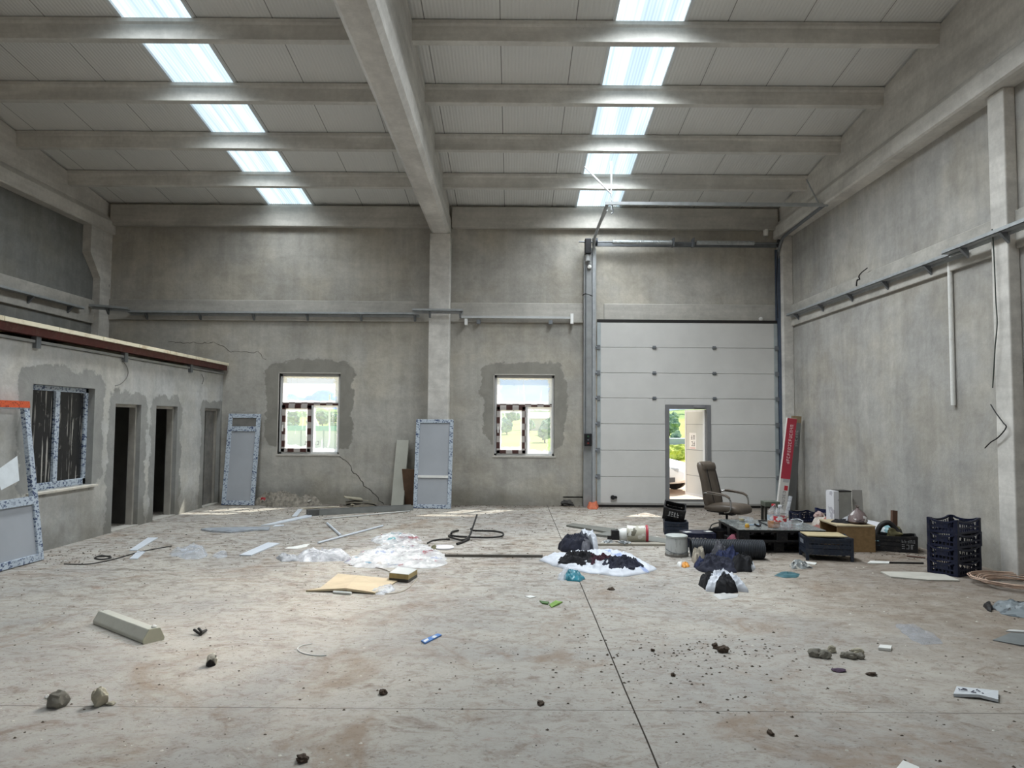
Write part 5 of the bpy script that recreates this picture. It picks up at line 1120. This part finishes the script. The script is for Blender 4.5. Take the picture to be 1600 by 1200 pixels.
m = MB(); m.lathe([(.0,0),(.11,0),(.135,.03),(.125,.09),(.08,.15),(.03,.19),(.012,.21),(.03,.245),(.0,.25)], p, 24); 
for i, v in enumerate(m.v): k = 1+.18*noise.noise(v*14); m.v[i] = Vector((p.x+(v.x-p.x)*k, p.y+(v.y-p.y)*k, v.z))
m.build('bag', splotched('bag of rubbish', (108,92,90), [(200,196,194),(62,52,54)], 10, .4, .58, .5), t, smooth=True, ang=60)
m = MB(); m.heap([(p.x-.16,p.y+.02),(p.x-.1,p.y-.02),(p.x+.0,p.y+.02),(p.x+.08,p.y+.08),(p.x-.02,p.y+.12)], .19, 152, nb=50, rings=12, ws=8, fold=.3, z0=BZ); m.build('white_fold', m_sack, t, smooth=True)
# packs behind the box
t = thing('wrapped_pack', 'white and grey wrapped pack standing behind the chipboard box', 'pack', (4.93, 10.75, 0)); W = T(4.93, 10.75, 0, .12)
m = MB(); m.box((-.16,-.10,0),(.12,.10,.72), W); bx_ = m.build('pack', pm('grey pack', (150,148,142), .5, .1, 8), t, bevel=.01)
m = MB(); m.box((-.165,-.105,.0),(-.085,.105,.725), W); m.build('white_side', splotched('white printed side', (218,218,222), [(180,178,186)], 9, .4, .6), bx_)
m = MB(); m.box((-.08,-.104,.715),(.12,.104,.728), W); m.build('dark_edge', m_rubber, bx_)
M = frame_m(Vector((5.10,10.70,.30)), (1,-.25,0), (.32,.1,1)); m = MB(); m.box((0,0,0),(.14,.44,.012), M); solo(m, 'cardboard_flap', pm('grey card flap', (136,132,126), .7, .08), 'grey card sheet leaning right of the wrapped pack', 'card')
a, b = Vector((4.95,10.75,.24)), Vector((5.42,10.25,.16)); t = thing('white_roll', 'white roll of sheeting lying behind the black crate', 'roll', (5.2,10.5,0))
m = MB(); m.tube([a, b], .13, 20); m.build('roll', pm('white sheeting', (206,206,210), .5, .06, 5, bump=.3), t, smooth=True)
m = MB(); m.tube([a.lerp(b,.80), b+Vector((.02,-.02,0))], .136, 20); m.build('teal_end', splotched('teal film', (120,160,168), [(200,206,208)], 9, .35, .55), t, smooth=True)
m = MB(); m.heap([(5.0,10.1),(5.15,10.02),(5.2,10.25),(5.1,10.4),(4.98,10.35)], .2, 155, nb=50, rings=12, ws=7, fold=.5); solo(m, 'plastic_film', splotched('pale blue film', (170,190,196), [(110,150,160)], 8, .35, .55), 'pale blue film bunched between box and black crate', 'plastic film', smooth=True)
p = Vector((5.32, 9.98, .0)); m = MB(); m.box((-.04,-.02,.10),(.04,.02,.52), T(p.x,p.y+.02,0,.2,-.1,.12)); solo(m, 'wood_stick', pm('brown wood', (98,72,58), .8, .15), 'brown wooden post end standing in the black crate', 'wood')
m = MB(); m.rock((5.30,9.93,.22),(.10,.08,.08),3,3,.6); solo(m, 'cloth_bundle', cloth('olive cloth', (104,98,70)), 'olive cloth bundle in the black crate', 'cloth', smooth=True)
m = MB(); m.tube(smooth_path([(5.06,9.95,.20),(5.12,9.95,.32),(5.22,9.93,.36),(5.30,9.9,.28),(5.34,9.86,.22)]), .035, 10); solo(m, 'rubber_hose', m_rubber, 'black hose bent over the rim of the black crate', 'hose', smooth=True)
# rubbish along the right wall
t = thing('rubbish_bag', 'white and tan rubbish bag by the right wall beyond the pallets', 'bag', (5.12,11.9,0))
m = MB(); m.heap([(4.95,11.8),(5.1,11.7),(5.35,11.75),(5.42,12.0),(5.2,12.1),(5.0,12.0)], .27, 161, nb=80, rings=18, ws=5, fold=.5, wr=.4, pw=.5); m.build('bag', splotched('tan and white bag', (196,186,176), [(168,134,98),(176,120,112),(120,104,92)], 5, .5, .56, .5), t, smooth=True)
m = MB(); m.rock((5.14,11.98,.20),(.07,.07,.06),4,3,.5); m.build('pink_lump', pm('pinkish wrap', (172,146,140), .5, .15), t, smooth=True)
m = MB(); m.rock((5.43,11.82,.10),(.11,.09,.12),6,3,.4); solo(m, 'cloth_bundle', cloth('brown cloth', (86,78,68)), 'brown cloth lump right of the rubbish bag', 'cloth', smooth=True)
m = MB(); m.heap([(5.2,11.35),(5.35,11.2),(5.6,11.25),(5.6,11.55),(5.35,11.6)], .24, 163, nb=70, rings=16, ws=6, fold=.6, wr=.5); solo(m, 'plastic_film', splotched('pale blue wrap', (150,176,192), [(206,214,220),(60,70,80)], 7, .3, .58, .5), 'pale blue plastic wrap by the wall behind the chipboard box', 'plastic film', smooth=True)

# ================================================================== CHAIR
def office_chair(loc, rz):
    t = thing('office_chair', 'brown leather executive chair with chrome armrests before the tall door', 'chair', loc); M = T(*loc, rz)
    ml = pm('brown leather', (92,82,72), .42, .12, 7, bump=.2, bscale=30); mch = pm('chrome tube', (168,166,162), .22, .05, 5, .9)
    # seat: rounded cushion, waterfall front toward +x
    rings = []
    for x, zc, hz, wy in ((-.27,.425,.03,.20),(-.25,.43,.055,.235),(-.10,.43,.065,.26),(.08,.435,.068,.265),(.20,.435,.068,.262),(.27,.42,.07,.25),(.305,.405,.05,.22),(.315,.40,.02,.17)):
        rings.append([(x, a_, zc+b_) for a_, b_ in sring(wy, hz, 28, 3.2)])
    m = MB(); m.loft(rings, M); se = m.build('seat', ml, t, smooth=True, ang=70)
    m = MB(); m.loft([[(x, a_, .385+b_) for a_, b_ in sring(wy, .03, 24, 3.5)] for x, wy in ((-.24,.18),(-.1,.22),(.15,.22),(.24,.18))], M); m.build('seat_pan', m_rubber, t, smooth=True)
    rings = []
    for x, z, hx, wy in ((-.20,.40,.04,.20),(-.215,.46,.062,.235),(-.235,.56,.066,.245),(-.25,.66,.058,.245),(-.275,.78,.052,.24),(-.305,.90,.055,.235),(-.335,1.0,.062,.225),(-.352,1.06,.066,.215),(-.362,1.10,.055,.195),(-.365,1.12,.02,.15)):
        rings.append([(x+b_, a_, z) for a_, b_ in sring(wy, hx, 28, 3.4)])
    m = MB(); m.loft(rings, M); bk = m.build('backrest', ml, t, smooth=True, ang=70)
    for y in (-.13, .13):
        m = MB(); m.tube([M @ Vector(v) for v in smooth_path([(-.138,y,.50),(-.165,y,.62),(-.198,y,.76),(-.232,y,.90),(-.262,y*.95,1.02)])], .007, 6); m.build('seam', pm('dark leather seam', (34,30,28), .6, .1), bk)
    m = MB(); m.loft([[(x+b_, a_, z) for a_, b_ in sring(.19, hx, 24, 3)] for x, z, hx in ((-.285,1.00,.03),(-.295,1.04,.045),(-.305,1.08,.04),(-.315,1.10,.02))], M); m.build('head_cushion', ml, bk, smooth=True, ang=70)
    for s_ in (-1, 1):
        y = .285*s_
        m = MB(); m.tube([M @ Vector(v) for v in smooth_path([(-.245,.24*s_,.635),(-.20,y,.655),(.0,y,.645),(.14,y,.625),(.20,y,.58),(.215,y,.50),(.20,y*.98,.42),(.12,.24*s_,.385),(.0,.15*s_,.378)], 6)], .0125, 10); ar = m.build('armrest', mch, t, smooth=True)
        m = MB(); m.loft([[(x, y+a_, z+b_) for a_, b_ in sring(.026, .013, 16, 3)] for x, z in ((-.17,.668),(-.12,.672),(.05,.655),(.13,.642),(.18,.615),(.195,.60))], M); m.build('arm_pad', ml, ar, smooth=True)
    m = MB(); m.box((-.10,-.06,.32),(.12,.06,.36), M); m.tube([M @ Vector((-.02,-.06,.34)), M @ Vector((-.02,-.20,.34))], .008, 6); m.build('tilt_mechanism', m_black, t)
    m = MB(); m.lathe([(.03,.10),(.03,.22),(.018,.225),(.018,.33)], (0,0,0), 16, M); m.build('gas_column', m_black, t, smooth=True)
    for k in range(5):
        a_ = 2*PI*k/5+.3; dx, dy = math.cos(a_), math.sin(a_)
        m = MB(); m.tube([M @ Vector((.02*dx,.02*dy,.115)), M @ Vector((.15*dx,.15*dy,.105)), M @ Vector((.29*dx,.29*dy,.075))], [.03,.024,.016], 10); lg = m.build('base_leg', m_black, t, smooth=True)
        m = MB(); Mc = M @ T(.29*dx, .29*dy, .03, a_+.7) 
        for q in (-.018, .018): m.tube([Mc @ Vector((0,q-.009,0)), Mc @ Vector((0,q+.009,0))], .029, 14)
        m.tube([Mc @ Vector((0,0,.0)), Mc @ Vector((0,0,.05))], .008, 8); m.build('caster', m_rubber, lg)
    return t
office_chair((3.30, 11.0, 0), math.radians(-44))

# ================================================================== GRIT ON THE FLOOR
r = random.Random(21); m = MB()
def grit(x, y, s):
    a_ = r.uniform(0, PI); vs = []
    for k in range(5): q = a_+2*PI*k/5; vs.append((x+s*r.uniform(.7,1.3)*math.cos(q), y+s*r.uniform(.6,1.1)*math.sin(q), .0005))
    vs.append((x+r.uniform(-.3,.3)*s, y+r.uniform(-.3,.3)*s, s*r.uniform(.4,.9)))
    m.add(vs, [(k, (k+1) % 5, 5) for k in range(5)] + [(4,3,2,1,0)])
for k in range(5200):
    y = 2.6 + 12.0*(r.random()**.75); hw = min(5.6, y*.74); x = r.uniform(-hw, hw); 
    if x < XO+.1: continue
    if noise.noise(Vector((x*.7, y*.9, 3))) < r.uniform(-.5, .35): continue
    grit(x, y, r.choice((.003,.004,.004,.005,.006,.007,.010))*(1.0 if y < 9 else 1.5))
for cx, cy, sx, sy, n in ((990,1018,.35,.28,90), (1120,1020,.28,.25,60), (1010,1085,.5,.25,40), (1300,1170,.9,.6,60), (1180,1010,.3,.2,40), (85,872,.5,.35,160), (760,790,2.2,.22,260), (1150,800,1.2,.4,140), (470,800,1.6,.4,160), (1420,862,.5,.3,120)):
    p = F(cx, cy)
    for k in range(n):
        x, y = p.x+r.gauss(0, sx), min(D-.05, p.y+r.gauss(0, sy))
        if XO+.05 < x < XR-.05: grit(x, y, r.uniform(.004,.013)*(1 if y < 9 else 1.4))
solo(m, 'floor_grit', pm('dark grit', (84,74,64), .95, .3, 5), 'dark grit and crumbs of earth scattered over the floor', 'grit', kind='stuff')
m = MB()
for k in range(520):
    y = 3.0 + 11.2*r.random(); hw = min(5.6, y*.74); x = r.uniform(-hw, hw)
    if x < XO+.1: continue
    grit(x, y, r.uniform(.005,.012)*(1 if y < 9 else 1.4))
solo(m, 'plaster_crumbs', pm('pale crumbs', (206,202,192), .9, .1, 5), 'pale plaster crumbs scattered over the floor', 'grit', kind='stuff')
# ================================================================== OUTSIDE
def ground_mat():
    t = NT('ground outside'); p = t.pos(); x, y, z = t.xyz(p)
    n = t.noise(p, .25, 6, .65); dirt = t.mix(n, lin((190,164,142)), lin((214,198,180)))
    grass = t.mix(t.noise(p, .5, 6, .7), lin((176,186,70)), lin((214,210,112)))
    fieldc = t.mix(t.noise(p, .06, 5, .6), lin((128,154,80)), lin((184,194,128)))
    yy = t.math('ADD', y, t.math('MULTIPLY', t.noise(p, .3, 5), 6.0))
    col = t.mix(t.ramp(yy, 25, 28), dirt, grass); col = t.mix(t.ramp(yy, 48, 60), col, fieldc)
    return t.done(t.pbr(col, .95, 0, None, .1))
m = MB(); nx, ny = 60, 60; vs = []; fs = []
def ghei(x, y):
    d = max(0, y-70); return -.12 - min(1.2, max(0, y-24)*.02) + .00042*d*d*(1/(1+d*.010)) + (.9*noise.noise(Vector((x*.02, y*.02, 1)))*min(1, d/60) if y > 60 else 0)
for j in range(ny+1):
    y = D+.25 + 260*(j/ny)**2
    for i in range(nx+1):
        x = -130 + 260*i/nx; vs.append((x, y, ghei(x, y)))
for j in range(ny):
    for i in range(nx): a = j*(nx+1)+i; fs.append((a, a+1, a+nx+2, a+nx+1))
m.add(vs, fs); struct(m, 'ground', ground_mat(), 'sunlit earth, grass and rising fields outside', 'ground', smooth=True)
def ridge(name, Y, x0, x1, h, seed, mat, lab, dep=40, nz=.018, taper=False):
    m = MB(); n = 60; rows = []
    for j, (dy, k) in enumerate(((0,-.05),(dep*.4,.55),(dep*.8,.95),(dep,1.0),(dep*1.6,.5))):
        rows.append([(x0+(x1-x0)*i/n, Y+dy, h*k*(math.sin(PI*i/n)**.6 if taper else 1)*(.75+.5*noise.noise(Vector((i*nz*6, seed, 0))) + .08*noise.noise(Vector((i*.9, seed, j)))) - 2) for i in range(n+1)])
    vs = [p for r_ in rows for p in r_]; w = n+1
    m.add(vs, [(j*w+i, j*w+i+1, (j+1)*w+i+1, (j+1)*w+i) for j in range(4) for i in range(n)]); return struct(m, name, mat, lab, 'hill', smooth=True)
def hill_mat(name, a, b, sc):
    t = NT(name); p = t.pos(); return t.done(t.pbr(t.mix(t.ramp(t.noise(p, sc, 7, .75), .42, .58), lin(a), lin(b)), .95, 0, None, .05))
ridge('hill', 230, -190, 200, 10.5, 2.2, hill_mat('wooded hillside', (84,112,84), (150,172,118), .12), 'wooded hillside beyond the windows')
ridge('mountain', 700, -330, -90, 48, 5.1, hill_mat('hazy mountain', (116,144,182), (142,168,200), .02), 'hazy blue mountain seen through the left window', 120, .018, True)
m_leaf = hill_mat('tree leaves', (96,126,112), (146,172,140), 1.1); m_trunk = pm('tree trunk', (110,96,82), .9, .15)
def tree_proto(seed, lab):
    t = thing('tree', lab, 'tree', (0,0,0), 'trees on the slope outside')
    m = MB(); m.tube([(0,0,0),(0,0,2.2)], [.18,.12], 8); m.build('trunk', m_trunk, t)
    m = MB()
    r_ = random.Random(seed)
    for k in range(5): m.rock((r_.uniform(-.9,.9), r_.uniform(-.9,.9), 2.6+r_.uniform(-.6,1.2)), (1.3,1.3,1.2), seed+k, 2, .55, 2.4)
    m.build('crown', m_leaf, t); return t
LT = 'bluish green tree on the slope beyond the openings'
tp = tree_proto(3, LT); spots = []
r = random.Random(5)
for (pxa, pxb) in ((434,528), (772,862), (1038,1062)):
    n = 12 if pxb-pxa > 40 else 6
    for k in range(n):
        Y = r.uniform(100, 200); px = r.uniform(pxa, pxb); x = (px-800)/FPX*Y; spots.append((x, Y))
for i, (x, Y) in enumerate(spots):
    c = tp if i == 0 else copy_tree(tp); s = r.uniform(.35, .65)*(1+.003*Y); c.location = (x, Y, ghei(x, Y)-.3); c.scale = (s, s, s); c.rotation_euler = (0, 0, r.uniform(0, 6))
m_bush = hill_mat('bush leaves', (130,150,70), (196,206,120), 2.0)
for k, (px, Y, lb_) in enumerate(((1044,44,'left bush in the grass behind the white car'), (1058,46,'right bush in the grass behind the white car'))):
    x = (px-800)/FPX*Y; m = MB()
    for q in range(7): m.rock((x+r.uniform(-.6,.6), Y+r.uniform(-.4,.4), ghei(x,Y)+.35+r.uniform(-.1,.25)), (.5,.5,.42), k*9+q, 2, .6, 2.6)
    solo(m, 'bush', m_bush, lb_, 'bush')
fgm = MB(); fgm.box((-60, -90, -.4), (60, YB-.25, -.1)); struct(fgm, 'ground', ground_mat(), 'unseen yard before the entrance gate, added to bounce sunlight inside', 'ground')  # out-of-view ground added as a reflector for the ceiling
# hoarding beyond the left window: white panels with a teal cap
gz = -.95
t = thing('site_hoarding', 'long white hoarding with a teal cap seen through the left window', 'fence', (-19, 60, gz)); m_hw = pm('white hoarding', (232,236,236), .5, .03)
for k in range(8):
    x = -23.5+k*1.9; m = MB(); m.box((x+.02, 60, ghei(x,60)), (x+1.88, 60.06, .92)); pn = m.build('panel', m_hw, t)
    if k % 2 == 1: g = MB(); glyphs(g, T(x+.3, 59.985, 0), 0, -.25, 1.3, .32, 5, k, .01); g.build('lettering', pm('dark hoarding print', (110,118,124), .6, .05), pn)
    m = MB(); m.box((x-.04, 59.95, ghei(x,60)), (x+.04, 60.08, 1.0)); m.build('post', pm('grey green post', (150,176,172), .5, .05), t)
m = MB(); m.box((-23.5, 59.97, .92), (-8.3, 60.1, 1.35)); m.build('cap', pm('teal cap', (150,206,196), .5, .05), t)
x = (514-800)/FPX*75; m = MB(); m.tube([(x,75,ghei(x,75)),(x,75,4.6)], [.14,.09], 8); solo(m, 'utility_pole', m_white, 'white pole beyond the left window', 'pole')
x = (490-800)/FPX*66; m = MB(); m.loft([[(x-.5,66,-1),(x+.5,66,-1),(x+.5,66.6,-1),(x-.5,66.6,-1)],[(x-.4,66,1.2),(x+.4,66,1.2),(x+.4,66.6,1.2),(x-.4,66.6,1.2)],[(x-.05,66.3,2.1),(x+.05,66.3,2.1),(x+.05,66.35,2.1),(x-.05,66.35,2.1)]]); solo(m, 'small_shed', m_white, 'small white gabled shed behind the hoarding', 'shed')
x = (586/4.286+700-800)/FPX*150; m = MB(); m.box((x-3,150,ghei(x,150)-.5),(x+3,155,ghei(x,150)+2.6)); m.loft([[(x-3.3,149.7,ghei(x,150)+2.6),(x+3.3,149.7,ghei(x,150)+2.6),(x+3.3,155.3,ghei(x,150)+2.6),(x-3.3,155.3,ghei(x,150)+2.6)],[(x-3.3,152.5,ghei(x,150)+4),(x+3.3,152.5,ghei(x,150)+4),(x+3.3,152.6,ghei(x,150)+4),(x-3.3,152.6,ghei(x,150)+4)]]); solo(m, 'farm_house', pm('pale house', (220,210,196), .7, .05), 'small pale house on the field beyond the right window', 'house')
x = (1050-800)/FPX*95; m = MB(); m.box((x-4,95,ghei(x,95)-.5),(x+4,100,ghei(x,95)+.9)); solo(m, 'low_barn', pm('blue grey barn', (166,178,190), .7, .05), 'low blue grey barn beyond the white car', 'barn')
# car
t = thing('car', 'white car parked outside the wicket door', 'car', (3.02, 20.2, -.12)); M = T(3.02, 20.2, -.12, math.radians(-35))
m_car = pm('white car paint', (238,240,242), .2, .02, 2, 0, spec=.6); m_cgl = pm('dark car glass', (30,34,40), .08, .05, 2, spec=.7)
def csec(x, zl, zh, wl, wh): return [(x, a_*(wl+(wh-wl)*max(0,(b_+1)/2)), zl+(zh-zl)*(b_+1)/2) for a_, b_ in sring(1, 1, 24, 5)]
m = MB(); m.loft([csec(*q) for q in ((-2.1,.42,.80,.70,.60),(-2.05,.30,.92,.80,.68),(-1.6,.24,1.0,.86,.74),(-.6,.22,.98,.88,.80),(.6,.22,.96,.88,.80),(1.2,.22,.90,.88,.76),(1.7,.24,.80,.86,.70),(2.02,.28,.70,.78,.62),(2.14,.36,.60,.66,.52))], M); bd = m.build('body', m_car, t, smooth=True, ang=50)
m = MB(); m.loft([csec(*q) for q in ((-1.95,.90,1.0,.66,.60),(-1.3,.92,1.40,.76,.56),(-.5,.92,1.47,.78,.58),(.2,.92,1.42,.78,.57),(1.0,.90,.98,.74,.60))], M); m.build('cabin_glass', m_cgl, t, smooth=True, ang=50)
m = MB(); m.loft([csec(*q) for q in ((-1.4,1.38,1.42,.55,.50),(-.5,1.44,1.50,.58,.52),(.15,1.40,1.45,.56,.50))], M); m.build('roof', m_car, t, smooth=True)
for s_ in (-1, 1):
    for x in (-1.35, 1.35):
        m = MB(); m.lathe([(.10,-.02),(.20,0),(.32,-.01),(.33,-.19),(.1,-.2)], (0,0,0), 28, M @ T(x, s_*.90, .33, 0, -s_*PI/2)); w = m.build('wheel', m_rubber, t, smooth=True)
        m = MB(); m.lathe([(.0,.012),(.05,.012),(.20,.006),(.2,-.02)], (0,0,0), 20, M @ T(x, s_*.90, .33, 0, -s_*PI/2)); m.build('hub', m_galv, w, smooth=True)
    m = MB(); m.loft([csec(*q) for q in ((1.72,.62,.70,.05,.05),(2.0,.58,.68,.06,.06))], M @ T(.03, s_*.62, 0)); m.build('headlight', pm('headlight', (186,194,204), .15, .05), t, smooth=True)
    m = MB(); m.box((1.98,-.13,.34),(2.09,.13,.46), M @ T(-.02, s_*.50, 0, s_*.25)); m.build('fog_grille', pm('dark grille', (70,72,76), .5, .1), t)
m = MB(); m.box((2.05,-.38,.36),(2.16,.38,.48), M); m.build('grille', m_rubber, t)

# ================================================================== LIGHT
w = bpy.data.worlds.new('sky'); SC.world = w; w.use_nodes = True; nt = w.node_tree; nt.nodes.clear()
wo = nt.nodes.new('ShaderNodeOutputWorld'); bg = nt.nodes.new('ShaderNodeBackground'); tc = nt.nodes.new('ShaderNodeTexCoord')
mp = nt.nodes.new('ShaderNodeMapping'); mp.inputs['Scale'].default_value = (1, 1, 3.5); ns = nt.nodes.new('ShaderNodeTexNoise'); ns.inputs['Scale'].default_value = 3.0; ns.inputs['Detail'].default_value = 7; ns.inputs['Roughness'].default_value = .6
rp = nt.nodes.new('ShaderNodeMapRange'); rp.inputs[1].default_value = .42; rp.inputs[2].default_value = .62
mx = nt.nodes.new('ShaderNodeMix'); mx.data_type = 'RGBA'; mx.inputs[6].default_value = (.62, .78, .98, 1); mx.inputs[7].default_value = (.98, .99, 1.0, 1)
L_ = nt.links.new; L_(tc.outputs['Generated'], mp.inputs[0]); L_(mp.outputs[0], ns.inputs['Vector']); L_(ns.outputs['Fac'], rp.inputs[0]); L_(rp.outputs[0], mx.inputs[0]); L_(mx.outputs[2], bg.inputs[0]); L_(bg.outputs[0], wo.inputs[0])
bg.inputs[1].default_value = WORLD
def lamp(name, typ, loc, rot, energy, color, **kw):
    l = bpy.data.lights.new(name, typ); l.energy = energy; l.color = color
    for k, v in kw.items(): setattr(l, k, v)
    o = bpy.data.objects.new(name, l); C.objects.link(o); o.location = loc; o.rotation_euler = rot; return o
sd = Vector((-.594, -.757, -1.0)); q = sd.to_track_quat('-Z', 'Y').to_euler()
lamp('sun', 'SUN', (8, 20, 15), q, SUN, (1.0, .93, .82), angle=math.radians(.6))
al = -math.atan(RS)
for i, (x0, x1) in enumerate(SKY):
    for Yc in (13.95, 12.67, 11.26, 9.85, 8.44, 7.03, 5.62):
        lamp('skylight_daylight', 'AREA', ((x0+x1)/2, Yc, roofz(Yc)-.012), (al, 0, 0), SKYP/6.6*(.64, 1.3)[i]*(.6 if Yc > 13.5 or Yc < 6 else 1.06), (.90, .96, 1.0), shape='RECTANGLE', size=x1-x0-.06, size_y=.60, spread=math.radians(SPREAD))
# sun shafts that pass the ribbed skylight over the right bay and the left bay, softened by the sheet
for i, (x0, x1) in enumerate(SKY):
    for Y in (13.9, 12.5, 11.1, 9.7):
        lamp('skylight_sunbeam', 'AREA', ((x0+x1)/2, Y, roofz(Y)-.36), q, BEAM*(.4, 1.0)[i], (1.0, .94, .86), shape='RECTANGLE', size=.75, size_y=.75, spread=math.radians(BSPREAD))

# ================================================================== CAMERA
cd = bpy.data.cameras.new('camera'); cam = bpy.data.objects.new('camera', cd); C.objects.link(cam)
cam.matrix_world = Matrix.Translation(CAM) @ CM.to_4x4(); cd.sensor_fit = 'HORIZONTAL'; cd.sensor_width = 36.0; cd.lens = 36.0*FPX/1600; cd.clip_start = .05; cd.clip_end = 3000
SC.camera = cam
vs_ = SC.view_settings; vs_.view_transform = 'Standard'; vs_.look = 'None'; vs_.gamma = 1.0; vs_.use_curve_mapping = False; vs_.exposure = EXPO
try: SC.display_settings.display_device = 'sRGB'
except Exception: pass
SC.cycles.use_denoising = True; SC.cycles.sample_clamp_indirect = 8.0; SC.cycles.max_bounces = 8; SC.cycles.diffuse_bounces = 5; SC.cycles.transparent_max_bounces = 12; SC.cycles.caustics_reflective = False; SC.cycles.caustics_refractive = False
